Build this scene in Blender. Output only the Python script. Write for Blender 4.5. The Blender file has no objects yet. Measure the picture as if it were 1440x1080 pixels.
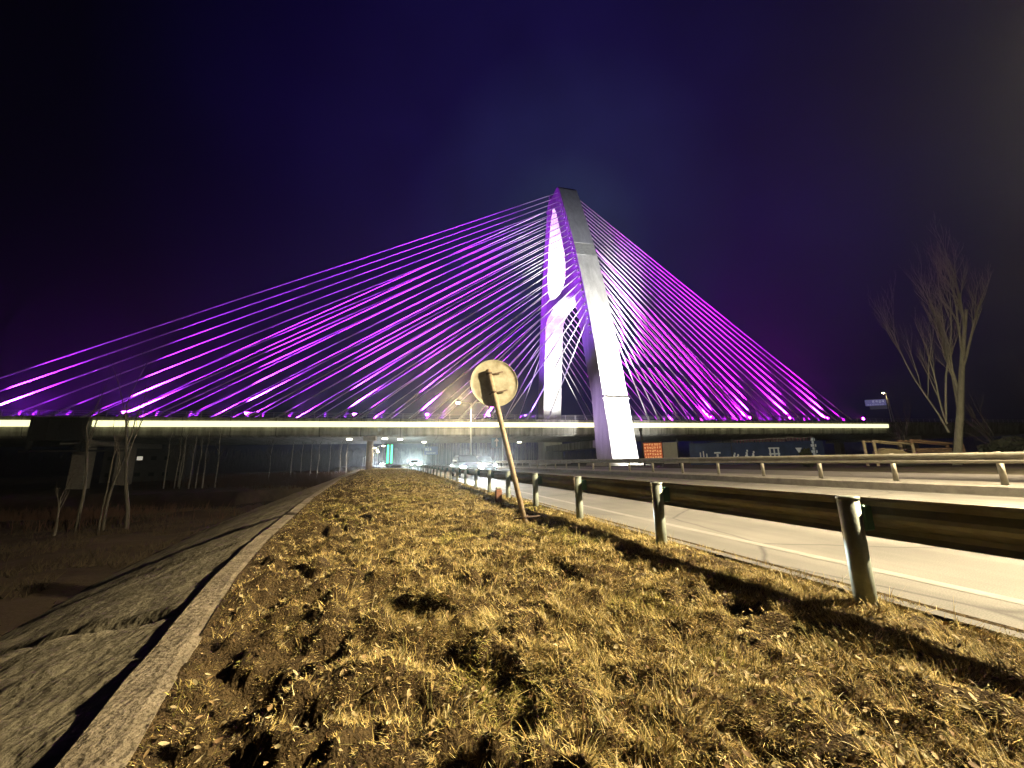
import bpy, math, random
import numpy as np
from mathutils import Vector, Matrix, noise as mnoise
from mathutils.geometry import tessellate_polygon

random.seed(7); rng = np.random.default_rng(7)
scene = bpy.context.scene
COL = scene.collection
R = math.radians
CAM_H = 1.15
ROAD_A = R(17.6)            # the road heads 17.6 degrees left of the viewing direction
BR_A = R(14); BR_O = (14.6, 88.7)   # bridge axis and the pylon's centre

# ------------------------------------------------------------------ frames
def curve(Y):
    Y = np.asarray(Y, float)
    d = np.clip(Y - 48, 0, None)
    return -0.0011 * d * d
def road(X, Y, z=0.0):
    X = X + float(curve(Y)); c, s = math.cos(ROAD_A), math.sin(ROAD_A)
    return (X * c - Y * s, X * s + Y * c, z)
def road_np(X, Y):
    X = X + curve(Y); c, s = math.cos(ROAD_A), math.sin(ROAD_A)
    return X * c - Y * s, X * s + Y * c
def bridge(k, s, z=0.0):
    c, n = math.cos(BR_A), math.sin(BR_A)
    return (BR_O[0] + c * k - n * s, BR_O[1] + n * k + c * s, z)

# ------------------------------------------------------------------ numpy noise
_tab = np.random.default_rng(3).random((256, 256))
def vnoise(x, y):
    x = np.asarray(x, float); y = np.asarray(y, float)
    xi = np.floor(x).astype(int); yi = np.floor(y).astype(int)
    fx = x - xi; fy = y - yi
    fx = fx * fx * (3 - 2 * fx); fy = fy * fy * (3 - 2 * fy)
    a = _tab[xi & 255, yi & 255]; b = _tab[(xi + 1) & 255, yi & 255]
    c = _tab[xi & 255, (yi + 1) & 255]; d = _tab[(xi + 1) & 255, (yi + 1) & 255]
    return (a * (1 - fx) + b * fx) * (1 - fy) + (c * (1 - fx) + d * fx) * fy
def fbm(x, y, o=3):
    v = 0; a = 1; t = 0
    for i in range(o):
        v = v + a * vnoise(x * 2 ** i + 17 * i, y * 2 ** i + 31 * i); t += a; a *= .5
    return v / t

# ------------------------------------------------------------------ materials
MATS = {}
def mat(name, color=(.5, .5, .5), rough=.7, metal=0, var=.0, scale=5, bump=0, bscale=None, color2=None, emit=None, estr=0,
        coord='Object', spec=.5, detail=6, attr=None, stretch=None, trans=0):
    if name in MATS: return MATS[name]
    m = bpy.data.materials.new(name); m.use_nodes = True
    nt = m.node_tree; N = nt.nodes; L = nt.links
    b = N['Principled BSDF']
    b.inputs['Base Color'].default_value = (*color, 1); b.inputs['Roughness'].default_value = rough
    b.inputs['Metallic'].default_value = metal; b.inputs['Specular IOR Level'].default_value = spec
    if var or bump or color2:
        tc = N.new('ShaderNodeTexCoord'); src = tc.outputs[coord]
        if stretch:
            mp = N.new('ShaderNodeMapping'); mp.inputs['Scale'].default_value = stretch
            L.new(src, mp.inputs['Vector']); src = mp.outputs['Vector']
    if var or color2:
        n = N.new('ShaderNodeTexNoise'); n.inputs['Scale'].default_value = scale; n.inputs['Detail'].default_value = detail
        n.inputs['Roughness'].default_value = .65
        L.new(src, n.inputs['Vector'])
        r = N.new('ShaderNodeValToRGB'); L.new(n.outputs['Fac'], r.inputs['Fac'])
        c2 = color2 or tuple(c * (1 - var) for c in color)
        r.color_ramp.elements[0].position = .32; r.color_ramp.elements[1].position = .68
        r.color_ramp.elements[0].color = (*c2, 1)
        r.color_ramp.elements[1].color = (*color, 1)
        L.new(r.outputs['Color'], b.inputs['Base Color'])
    if attr:
        a = N.new('ShaderNodeVertexColor'); a.layer_name = attr
        L.new(a.outputs['Color'], b.inputs['Base Color'])
    if bump:
        n2 = N.new('ShaderNodeTexNoise'); n2.inputs['Scale'].default_value = bscale or scale * 4; n2.inputs['Detail'].default_value = 5
        L.new(src, n2.inputs['Vector'])
        bp = N.new('ShaderNodeBump'); bp.inputs['Strength'].default_value = bump; bp.inputs['Distance'].default_value = .05
        L.new(n2.outputs['Fac'], bp.inputs['Height']); L.new(bp.outputs['Normal'], b.inputs['Normal'])
    if emit:
        b.inputs['Emission Color'].default_value = (*emit, 1); b.inputs['Emission Strength'].default_value = estr
    MATS[name] = m
    return m

# ------------------------------------------------------------------ mesh building
class MB:
    def __init__(s): s.v = []; s.f = []; s.m = []; s.smooth = []
    def add(s, vs, fs, mi=0, sm=False):
        o = len(s.v); s.v += [tuple(map(float, q)) for q in vs]
        s.f += [tuple(i + o for i in f) for f in fs]; s.m += [mi] * len(fs); s.smooth += [sm] * len(fs)
        return s
    def box(s, c, d, rz=0, mi=0, taper=1.0):
        hx, hy, hz = d[0] / 2, d[1] / 2, d[2] / 2; vs = []
        for z in (-hz, hz):
            t = taper if z > 0 else 1
            for x, y in ((-hx, -hy), (hx, -hy), (hx, hy), (-hx, hy)):
                x *= t; y *= t
                vs.append((c[0] + x * math.cos(rz) - y * math.sin(rz), c[1] + x * math.sin(rz) + y * math.cos(rz), c[2] + z))
        return s.add(vs, [(3, 2, 1, 0), (4, 5, 6, 7), (0, 1, 5, 4), (1, 2, 6, 5), (2, 3, 7, 6), (3, 0, 4, 7)], mi)
    def bbox(s, c, d, r=.02, mi=0):        # box with chamfered edges
        hx, hy, hz = d[0] / 2, d[1] / 2, d[2] / 2; vs = []
        for z, i in ((-hz, r), (-hz + r, 0), (hz - r, 0), (hz, r)):
            a, b = hx - i, hy - i; q = r if not i else r * .6
            for x, y in ((-a + q, -b), (a - q, -b), (a, -b + q), (a, b - q), (a - q, b), (-a + q, b), (-a, b - q), (-a, -b + q)):
                vs.append((c[0] + x, c[1] + y, c[2] + z))
        fs = [tuple(range(7, -1, -1)), tuple(range(24, 32))]
        for k in range(3):
            for i in range(8):
                j = (i + 1) % 8; fs.append((k * 8 + i, k * 8 + j, k * 8 + 8 + j, k * 8 + 8 + i))
        return s.add(vs, fs, mi)
    def tube(s, pts, rad, n=8, cap=True, mi=0, sm=True):
        pts = [Vector(p) for p in pts]
        if not hasattr(rad, '__len__'): rad = [rad] * len(pts)
        vs = []; fs = []; ref = None
        for i, p in enumerate(pts):
            d = (pts[min(i + 1, len(pts) - 1)] - pts[max(i - 1, 0)]).normalized()
            if ref is None: ref = Vector((1, 0, 0)) if abs(d.x) < .8 else Vector((0, 1, 0))
            u = (ref - d * ref.dot(d)).normalized(); w = d.cross(u); ref = u
            for k in range(n):
                a = 2 * math.pi * k / n; vs.append(p + (u * math.cos(a) + w * math.sin(a)) * rad[i])
        for i in range(len(pts) - 1):
            for k in range(n):
                j = (k + 1) % n; fs.append((i * n + k, i * n + j, i * n + n + j, i * n + n + k))
        if cap:
            fs.append(tuple(range(n - 1, -1, -1))); fs.append(tuple(range((len(pts) - 1) * n, len(pts) * n)))
        return s.add(vs, fs, mi, sm)
    def sweep(s, prof, path, mi=0, caps=True, sm=False):   # prof: closed (a,z) loop; path: list of (fn a,z -> xyz)
        n = len(prof); vs = []; fs = []
        for fn in path: vs += [fn(a, z) for a, z in prof]
        for i in range(len(path) - 1):
            for k in range(n):
                j = (k + 1) % n; fs.append((i * n + k, i * n + j, i * n + n + j, i * n + n + k))
        if caps:
            fs.append(tuple(range(n - 1, -1, -1))); fs.append(tuple(range((len(path) - 1) * n, len(path) * n)))
        return s.add(vs, fs, mi, sm)
    def build(s, name, mats, parent=None, loc=None, rz=None):
        me = bpy.data.meshes.new(name); me.from_pydata(s.v, [], s.f)
        if not isinstance(mats, (list, tuple)): mats = [mats]
        for m in mats: me.materials.append(m)
        me.polygons.foreach_set('material_index', s.m); me.polygons.foreach_set('use_smooth', s.smooth)
        me.update()
        import bmesh
        bm = bmesh.new(); bm.from_mesh(me); bmesh.ops.recalc_face_normals(bm, faces=bm.faces); bm.to_mesh(me); bm.free()
        return link(name, me, parent, loc, rz)
def link(name, me, parent=None, loc=None, rz=None):
    o = bpy.data.objects.new(name, me); COL.objects.link(o)
    if parent is not None: o.parent = parent
    if loc is not None: o.location = loc
    if rz is not None: o.rotation_euler[2] = rz
    return o
def grid_mesh(name, P, mt, smooth=True):           # P: (ni, nj, 3)
    ni, nj = P.shape[:2]
    idx = np.arange(ni * nj).reshape(ni, nj)
    q = np.stack([idx[:-1, :-1], idx[1:, :-1], idx[1:, 1:], idx[:-1, 1:]], -1).reshape(-1, 4)
    return arr_mesh(name, P.reshape(-1, 3), q, mt, smooth)
def arr_mesh(name, V, Q, mt, smooth=True, colors=None):
    me = bpy.data.meshes.new(name)
    me.vertices.add(len(V)); me.vertices.foreach_set('co', np.asarray(V, np.float32).ravel())
    k = Q.shape[1]
    me.loops.add(Q.size); me.loops.foreach_set('vertex_index', Q.astype(np.int32).ravel())
    me.polygons.add(len(Q)); me.polygons.foreach_set('loop_start', np.arange(0, Q.size, k, dtype=np.int32))
    me.polygons.foreach_set('use_smooth', np.full(len(Q), smooth))
    me.update(calc_edges=True); me.validate()
    if colors is not None:
        at = me.color_attributes.new('Col', 'FLOAT_COLOR', 'POINT')
        c = np.ones((len(V), 4), np.float32); c[:, :3] = colors
        at.data.foreach_set('color', c.ravel())
    me.materials.append(mt)
    return link(name, me)
def tag(o, label=None, cat=None, group=None, kind=None):
    if label: o['label'] = label
    if cat: o['category'] = cat
    if group: o['group'] = group
    if kind: o['kind'] = kind
    return o
def thing(name, label, cat, loc=(0, 0, 0), rz=0, group=None):
    o = bpy.data.objects.new(name, None); COL.objects.link(o); o.empty_display_size = .3
    o.location = loc; o.rotation_euler = (0, 0, rz)
    return tag(o, label, cat, group)
def dup_tree(o, parent=None):
    c = o.copy(); COL.objects.link(c)
    if parent is not None: c.parent = parent
    for ch in list(o.children): dup_tree(ch, c)
    return c
def lamp(name, kind, loc, power, color, parent=None, target=None, cone=60, blend=.6, size=.15):
    d = bpy.data.lights.new(name, kind); d.energy = power; d.color = color
    if kind in ('POINT', 'SPOT'): d.shadow_soft_size = size
    if kind == 'SPOT': d.spot_size = R(cone); d.spot_blend = blend
    o = bpy.data.objects.new(name, d); COL.objects.link(o); o.location = loc
    if target is not None:
        v = Vector(target) - Vector(loc); o.rotation_euler = v.to_track_quat('-Z', 'Y').to_euler()
    if parent is not None: o.parent = parent
    return o

# ------------------------------------------------------------------ palette
M_conc = mat('weathered_concrete', (.42, .39, .34), .85, var=.35, scale=3, bump=.25, bscale=30)
M_kerb = mat('kerb_concrete', (.29, .24, .16), .9, color2=(.11, .085, .05), scale=3, bump=.7, bscale=22)
M_white = mat('white_pylon_paint', (.62, .62, .60), .75, var=.35, scale=.9, detail=10, stretch=(1, 1, .18))
M_crown = mat('grey_crown_surface', (.42, .43, .47), .6, var=.3, scale=.9, stretch=(1, 1, .3))  # crown and mid band greyer than the white lower down
M_midgrey = mat('grey_mid_surface', (.48, .49, .47), .7, var=.4, scale=1.2, stretch=(1, 1, 2.5))
M_joint = mat('joint_seal', (.30, .30, .29), .8)
M_deck = mat('deck_concrete', (.42, .41, .36), .85, var=.3, scale=.8, detail=8)
nt = M_deck.node_tree; N = nt.nodes; L = nt.links; b_ = N['Principled BSDF']; src_ = b_.inputs['Base Color'].links[0].from_socket
tc_ = N.new('ShaderNodeTexCoord'); sx_ = N.new('ShaderNodeSeparateXYZ'); L.new(tc_.outputs['Object'], sx_.inputs[0])
m1 = N.new('ShaderNodeMath'); m1.operation = 'MULTIPLY'; m1.inputs[1].default_value = 1 / 6.4; L.new(sx_.outputs['X'], m1.inputs[0])
m2 = N.new('ShaderNodeMath'); m2.operation = 'FRACT'; L.new(m1.outputs[0], m2.inputs[0])
m3 = N.new('ShaderNodeMath'); m3.operation = 'GREATER_THAN'; m3.inputs[1].default_value = .018; L.new(m2.outputs[0], m3.inputs[0])
st_ = N.new('ShaderNodeMapping'); st_.inputs['Scale'].default_value = (1, 1, .08); L.new(tc_.outputs['Object'], st_.inputs['Vector'])
n_ = N.new('ShaderNodeTexNoise'); n_.inputs['Scale'].default_value = 1.3; n_.inputs['Detail'].default_value = 8; L.new(st_.outputs['Vector'], n_.inputs['Vector'])
r_ = N.new('ShaderNodeMapRange'); r_.inputs['From Min'].default_value = .35; r_.inputs['From Max'].default_value = .65; r_.inputs['To Min'].default_value = .45; r_.inputs['To Max'].default_value = 1; L.new(n_.outputs['Fac'], r_.inputs['Value'])
m5 = N.new('ShaderNodeMapRange'); m5.inputs['To Min'].default_value = .3; L.new(m3.outputs[0], m5.inputs['Value'])
m4 = N.new('ShaderNodeMath'); m4.operation = 'MULTIPLY'; L.new(m5.outputs['Result'], m4.inputs[0]); L.new(r_.outputs['Result'], m4.inputs[1])
mx_ = N.new('ShaderNodeVectorMath'); mx_.operation = 'SCALE'; L.new(src_, mx_.inputs[0]); L.new(m4.outputs[0], mx_.inputs['Scale']); L.new(mx_.outputs['Vector'], b_.inputs['Base Color'])
M_rail = mat('deck_railing_paint', (.35, .34, .35), .6)
M_led = mat('pale_led_strip', (.9, .9, .7), .5, emit=(1.0, .96, .52), estr=1.6)
M_cable = mat('white_cable_sheath', (.82, .82, .82), .55)
M_anch = mat('cable_anchor_steel', (.4, .4, .42), .5, metal=.3)
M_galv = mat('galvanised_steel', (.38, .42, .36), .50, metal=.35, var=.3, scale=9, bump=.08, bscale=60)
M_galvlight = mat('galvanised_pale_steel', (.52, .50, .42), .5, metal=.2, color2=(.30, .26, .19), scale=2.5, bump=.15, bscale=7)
M_beam = mat('guard_beam_steel', (.34, .34, .28), .55, metal=.2, color2=(.20, .17, .12), scale=2.2, bump=.15, bscale=8)
M_spacer = mat('green_spacer_paint', (.06, .16, .13), .4, metal=.3)
def asphalt(name, light, dark, track):
    m = bpy.data.materials.new(name); m.use_nodes = True; nt = m.node_tree; N = nt.nodes; L = nt.links; b = N['Principled BSDF']
    tc = N.new('ShaderNodeTexCoord'); mp = N.new('ShaderNodeMapping'); mp.inputs['Rotation'].default_value[2] = -ROAD_A; L.new(tc.outputs['Object'], mp.inputs['Vector'])
    st = N.new('ShaderNodeMapping'); st.inputs['Scale'].default_value = (1.1, .035, 1); L.new(mp.outputs['Vector'], st.inputs['Vector'])
    def noise(src, sc, det=6):
        n = N.new('ShaderNodeTexNoise'); n.inputs['Scale'].default_value = sc; n.inputs['Detail'].default_value = det; L.new(src, n.inputs['Vector']); return n.outputs['Fac']
    def ramp(f, a, ca, c, cc):
        r = N.new('ShaderNodeValToRGB'); e = r.color_ramp.elements; e[0].position = a; e[0].color = (*ca, 1); e[1].position = c; e[1].color = (*cc, 1); L.new(f, r.inputs['Fac']); return r.outputs['Color']
    def mul(a, c):
        x = N.new('ShaderNodeMix'); x.data_type = 'RGBA'; x.blend_type = 'MULTIPLY'; x.inputs['Factor'].default_value = 1; L.new(a, x.inputs['A']); L.new(c, x.inputs['B']); return x.outputs['Result']
    c = ramp(noise(mp.outputs['Vector'], .7, 8), .35, dark, .65, light)
    c = mul(c, ramp(noise(st.outputs['Vector'], 1.6, 4), .38, (track, track, track), .56, (1, 1, 1)))
    c = mul(c, ramp(noise(mp.outputs['Vector'], 90, 3), .35, (.62, .62, .62), .62, (1, 1, 1)))
    vo = N.new('ShaderNodeTexVoronoi'); vo.feature = 'DISTANCE_TO_EDGE'; vo.inputs['Scale'].default_value = .23
    wp = N.new('ShaderNodeMix'); wp.data_type = 'RGBA'; wp.inputs['Factor'].default_value = .12; L.new(mp.outputs['Vector'], wp.inputs['A'])
    nz = N.new('ShaderNodeTexNoise'); nz.inputs['Scale'].default_value = 1.5; L.new(mp.outputs['Vector'], nz.inputs['Vector']); L.new(nz.outputs['Color'], wp.inputs['B'])
    L.new(wp.outputs['Result'], vo.inputs['Vector'])
    c = mul(c, ramp(vo.outputs['Distance'], .0, (.4, .4, .4), .008, (1, 1, 1)))
    L.new(c, b.inputs['Base Color']); b.inputs['Roughness'].default_value = .85
    bp = N.new('ShaderNodeBump'); bp.inputs['Strength'].default_value = .15; bp.inputs['Distance'].default_value = .01; L.new(noise(mp.outputs['Vector'], 140, 3), bp.inputs['Height']); L.new(bp.outputs['Normal'], b.inputs['Normal'])
    return m
M_asph = asphalt('pale_asphalt', (.225, .212, .186), (.15, .142, .125), .76)
M_asph2 = asphalt('far_asphalt', (.22, .20, .18), (.16, .145, .13), .8)
M_mark = mat('worn_road_paint', (.29, .28, .25), .7, color2=(.21, .20, .175), scale=7)
M_soil = mat('dry_soil', (.13, .09, .04), .95, color2=(.03, .02, .010), scale=16, bump=1, bscale=60, spec=.1)
M_slope = mat('stone_pitching', (.24, .21, .14), .95, var=.5, scale=3.2, bump=.6, bscale=14, spec=.15)
M_low = mat('lower_terrace_soil', (.05, .036, .022), .95, var=.5, scale=.6, bump=.6, bscale=6, spec=.1)
M_farv = mat('far_verge_earth', (.07, .06, .04), .95, var=.5, scale=.5, bump=.5, bscale=5, spec=.1)
M_water = mat('dark_water', (.008, .010, .011), .25, spec=.3)
M_bark = mat('pale_bark', (.085, .075, .058), .9, var=.45, scale=8, bump=.5, bscale=30, stretch=(1, 1, .3))
M_twig = mat('twig_bark', (.09, .075, .06), .9)
M_grass = mat('dry_grass_blades', rough=.75, attr='Col', spec=.15)
M_leaf = mat('dead_leaf', rough=.7, attr='Col', spec=.25)
M_signback = mat('sign_back_metal', (.52, .49, .36), .6, metal=0, var=.35, scale=7, color2=(.30, .26, .17), bump=.05, bscale=20)
M_pole = mat('sign_pole_paint', (.52, .40, .26), .6, metal=0, color2=(.26, .19, .12), scale=14)
M_rust = mat('rusty_steel', (.13, .085, .055), .8, var=.5, scale=12)
M_lampw = mat('lamp_glass_warm', (1, .9, .7), .3, emit=(1.0, .74, .40), estr=150)
M_lampc = mat('headlamp_glass', (1, 1, 1), .2, emit=(.93, 1.0, 1.0), estr=400)
M_lampcool = mat('under_deck_lamp', (1, 1, .9), .3, emit=(1, .95, .75), estr=8)
M_polew = mat('pale_lamp_pole', (.55, .55, .50), .5, metal=.2)
M_glass = mat('dark_car_glass', (.02, .025, .03), .08, spec=.8)
M_tyre = mat('tyre_rubber', (.02, .02, .02), .9)
M_rim = mat('alloy_rim', (.5, .5, .5), .35, metal=.8)
M_bluesign = mat('blue_sign_face', (.05, .16, .30), .5)
M_whitesign = mat('white_sign_face', (.7, .72, .75), .5)
M_dark = mat('dark_steel', (.035, .035, .04), .6)

# ------------------------------------------------------------------ setting: ground pieces
KY = np.array([-6, 0, 2.1, 3, 5, 7.1, 15.1, 34, 60, 100, 150]); KX = np.array([-.75, -.8, -.93, -1.1, -1.46, -1.72, -2.4, -3.5, -4.0, -4.3, -4.6])
TY = np.array([-6, 5, 11.5, 16, 27, 45, 90, 150]); TX = np.array([-6.6, -6.9, -7.42, -8.2, -9.4, -9.9, -10.3, -10.6])
kerbx = lambda Y: np.interp(Y, KY, KX)
toex = lambda Y: np.interp(Y, TY, TX)
def verge_z(X, Y):
    k = kerbx(Y); u = np.clip((X - k) / (3.9 - k), 0, 1)
    far = np.clip((Y - 9) / 16, 0, 1); far = far * far * (3 - 2 * far)
    z = .02 + far * .30 * np.sin(np.pi * np.clip(u, 0, 1)) ** 1.0 * np.clip(1 - (Y - 40) / 50, 0, 1)
    edge = np.clip(np.minimum(X - k, 4.0 - X) / .35, 0, 1)
    left = np.clip(1.4 - (X - k) / 2.4, 0.35, 1)
    lump = (fbm(X * 2.4, Y * 2.4, 2) - .5) * .20 * left + (fbm(X * 5.5 + 9, Y * 5.5, 3) - .5) * .22 * (.35 + .65 * left)
    lump = lump + (fbm(X * .9 + 4, Y * .9, 2) - .5) * .08 + (fbm(X * 13 + 7, Y * 13, 2) - .5) * .06 * left
    pit = fbm(X * 3.4 + 90, Y * 3.4 + 50, 3)
    pit = np.clip((pit - .535) / .08, 0, 1); lump = lump - .12 * pit * pit * (3 - 2 * pit) * np.clip(left * 1.2, .3, 1)
    lump = lump * np.clip((3.5 - X) / .8, .12, 1)
    z = z + lump * edge * np.clip(1.3 - Y / 60, .3, 1)
    z = z - .07 * np.exp(-((X - 3.85) / .12) ** 2)
    return z
def spaced(a, b, d0, g, dmax):
    out = [a]; d = d0
    while out[-1] < b: out.append(out[-1] + d); d = min(d * g, dmax)
    return np.array(out)
def strip_grid(name, us, Ys, fx, fz, mt):
    U, Yg = np.meshgrid(us, Ys, indexing='ij')
    X = fx(U, Yg); Z = fz(X, Yg, U); x, y = road_np(X, Yg)
    return tag(grid_mesh(name, np.stack([x, y, Z], -1), mt), kind='structure')

YsV = np.concatenate([np.arange(-4, .8, .3), spaced(.8, 150, .028, 1.006, 2.0)])
strip_grid('verge', np.linspace(0, 1, 150), YsV, lambda u, Y: kerbx(Y) + u * (4.02 - kerbx(Y)), lambda X, Y, u: verge_z(X, Y), M_soil)
# sloping stone lining
def slope_z(X, Y, u):
    z = -.055 - 2.165 * u ** 1.2
    e = np.clip(np.minimum(u, 1 - u) / .04, 0, 1)
    z = z + ((fbm(X * 2.2, Y * 2.6, 3) - .5) * .07 + (np.abs(fbm(X * 2.6 + 30, Y * 3.2, 2) - .5)) * -.07) * e
    for y0, w, d in ((4.2, .09, -.07), (7.55, .08, .045), (12.5, .1, -.08), (19, .14, .08), (28, .2, -.1)):
        z = z + d * np.exp(-((Y - 4.6 * u - y0) / w) ** 2) * e
    return z
strip_grid('embankment_slope', np.linspace(0, 1, 110), np.concatenate([np.arange(-5, 1, .4), spaced(1, 150, .06, 1.009, 1.6)]),
           lambda u, Y: kerbx(Y) - .25 + u * (toex(Y) - kerbx(Y) + .25), slope_z, M_slope)
# kerb ribbon of concrete between verge and slope, cast in lengths with joints
Ys = spaced(-4, 150, .12, 1.01, 2)
kb = MB(); jw = []
y0 = -4.0; seg = 0
while y0 < 140:
    y1 = y0 + (2.45 if y0 < 30 else 9)
    wob = rng.normal(0, .012, 2); sk = rng.normal(0, .012)
    prof = [(-.27, -.36), (-.265, -.03), (-.24, .0), (-.05, .02), (.02, .01), (.02, -.36)]
    ys = np.linspace(y0 + .012, y1 - .012, 7)
    pth = []
    for Y in ys:
        t = (Y - y0) / (y1 - y0)
        pth.append(lambda a, z, Y=Y, t=t: road(kerbx(Y) + a + .02 * (vnoise(Y * 2.1, a * 5 + 3) - .5) + sk * (t - .5),
                                              Y, z + (wob[0] * (1 - t) + wob[1] * t if z > 0 else 0) + (.018 * (vnoise(Y * 3, a * 9) - .5) if z > 0 else 0)))
    kb.sweep(prof, pth); y0 = y1
tag(kb.build('kerb', M_kerb), kind='structure')

# lower terrace on the left with a dark channel cut through it
def low_z(X, Y):
    z = -2.3 + (fbm(X * .22, Y * .22, 4) - .5) * .7 + (fbm(X * .9 + 8, Y * .9, 3) - .5) * .22
    d0 = X - np.interp(Y, TY, TX)
    z = z + np.clip(1 - np.abs(d0) / 1.2, 0, 1) * (-2.22 - z)
    near = np.interp(X, [-60, -27, -17, -10.9, -9.6], [33, 33.5, 35.0, 35.2, 41])       # near bank
    far = np.interp(X, [-60, -44, -27, -18.7, -12.6, -10.9, -9.6], [64, 63, 62.6, 62, 71, 146, 200])
    nb = np.clip((Y - near + (fbm(X * .4, Y * .1, 2) - .5) * 3) / 1.0, 0, 1); fb = np.clip((far - Y + (fbm(X * .3 + 5, Y * .1, 2) - .5) * 4) / 2.2, 0, 1)
    z = z + .35 * np.exp(-((Y - near + 1.6) / 1.3) ** 2) * (X < -10)
    z = z - 2.6 * nb * fb
    z = z + np.clip((Y - far) / 40, 0, 1) * .9
    path = np.exp(-((Y - 14.2 - .06 * (X + 15)) / .9) ** 2) * (X < -13)
    z = z - .25 * path
    return z
xs = -np.concatenate([np.linspace(6, 40, 110), np.linspace(40.6, 150, 70)])
YsL = np.concatenate([np.linspace(-6, 40, 110), np.linspace(40.6, 160, 120)])
U, Yg = np.meshgrid(xs, YsL, indexing='ij')
Xl = np.minimum(U, np.interp(Yg, TY, TX) + .05)
x, y = road_np(Xl, Yg); z = low_z(Xl, Yg)
tag(grid_mesh('lower_ground', np.stack([x, y, z], -1), M_low), kind='structure')
w = MB(); w.add([(-330, -60, -3.9), (-30, -60, -3.9), (-20, 330, -3.9), (-330, 330, -3.9)], [(0, 1, 2, 3)]); tag(w.build('water', M_water), kind='structure')
w = MB(); w.add([(-350, -70, -4.6), (350, -70, -4.6), (350, 350, -4.6), (-350, 350, -4.6)], [(0, 1, 2, 3)]); tag(w.build('ground', M_low), kind='structure')

def ribbon(name, x0, x1, z, mt, y0=-30, y1=190, n=60, crown=None):
    us = np.linspace(0, 1, 9); Y = np.linspace(y0, y1, n); U, Yg = np.meshgrid(us, Y, indexing='ij')
    x, y = road_np(x0 + (x1 - x0) * U, Yg)
    return tag(grid_mesh(name, np.stack([x, y, np.full_like(x, z)], -1), mt), kind='structure')
ribbon('road', 3.86, 15.92, 0, M_asph)
ribbon('opposite_road', 18.1, 31.5, .02, M_asph2)
mk = MB()
def stripe(mb, X, w, ya, yb, z):
    ys = np.arange(ya, yb + .01, max(.5, (yb - ya) / 40)); vs = []
    for Y in ys: vs += [road(X - w / 2, Y, z), road(X + w / 2, Y, z)]
    mb.add(vs, [(2 * i, 2 * i + 1, 2 * i + 3, 2 * i + 2) for i in range(len(ys) - 1)])
stripe(mk, 4.78, .15, -20, 60, .004); stripe(mk, 4.78, .15, 60, 180, .004); stripe(mk, 15.45, .15, -20, 180, .004)
for X in (8.4, 12.0):
    for Y in np.arange(-18, 150, 15): stripe(mk, X, .15, Y, Y + 6, .004)
tag(mk.build('road_markings', M_mark), kind='structure')
# raised median: kerb face and top
prof = [(15.92, -.15), (15.90, .24), (15.96, .28), (18.04, .28), (18.10, .24), (18.10, -.15)]
md = MB(); md.sweep(prof, [(lambda a, z, Y=Y: road(a, Y, z)) for Y in np.linspace(-30, 190, 70)])
tag(md.build('median', M_conc), kind='structure')
# right hand verge beyond the second carriageway
us = np.linspace(0, 1, 60) ** 1.5; Y = np.linspace(-60, 240, 90); U, Yg = np.meshgrid(us, Y, indexing='ij')
x, y = road_np(31.5 + 140 * U, Yg); z = .0 + (fbm(x * .2, y * .2, 3) - .5) * .8 * np.clip(U * 8, 0, 1)
tag(grid_mesh('far_verge', np.stack([x, y, z], -1), M_farv), kind='structure')

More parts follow.
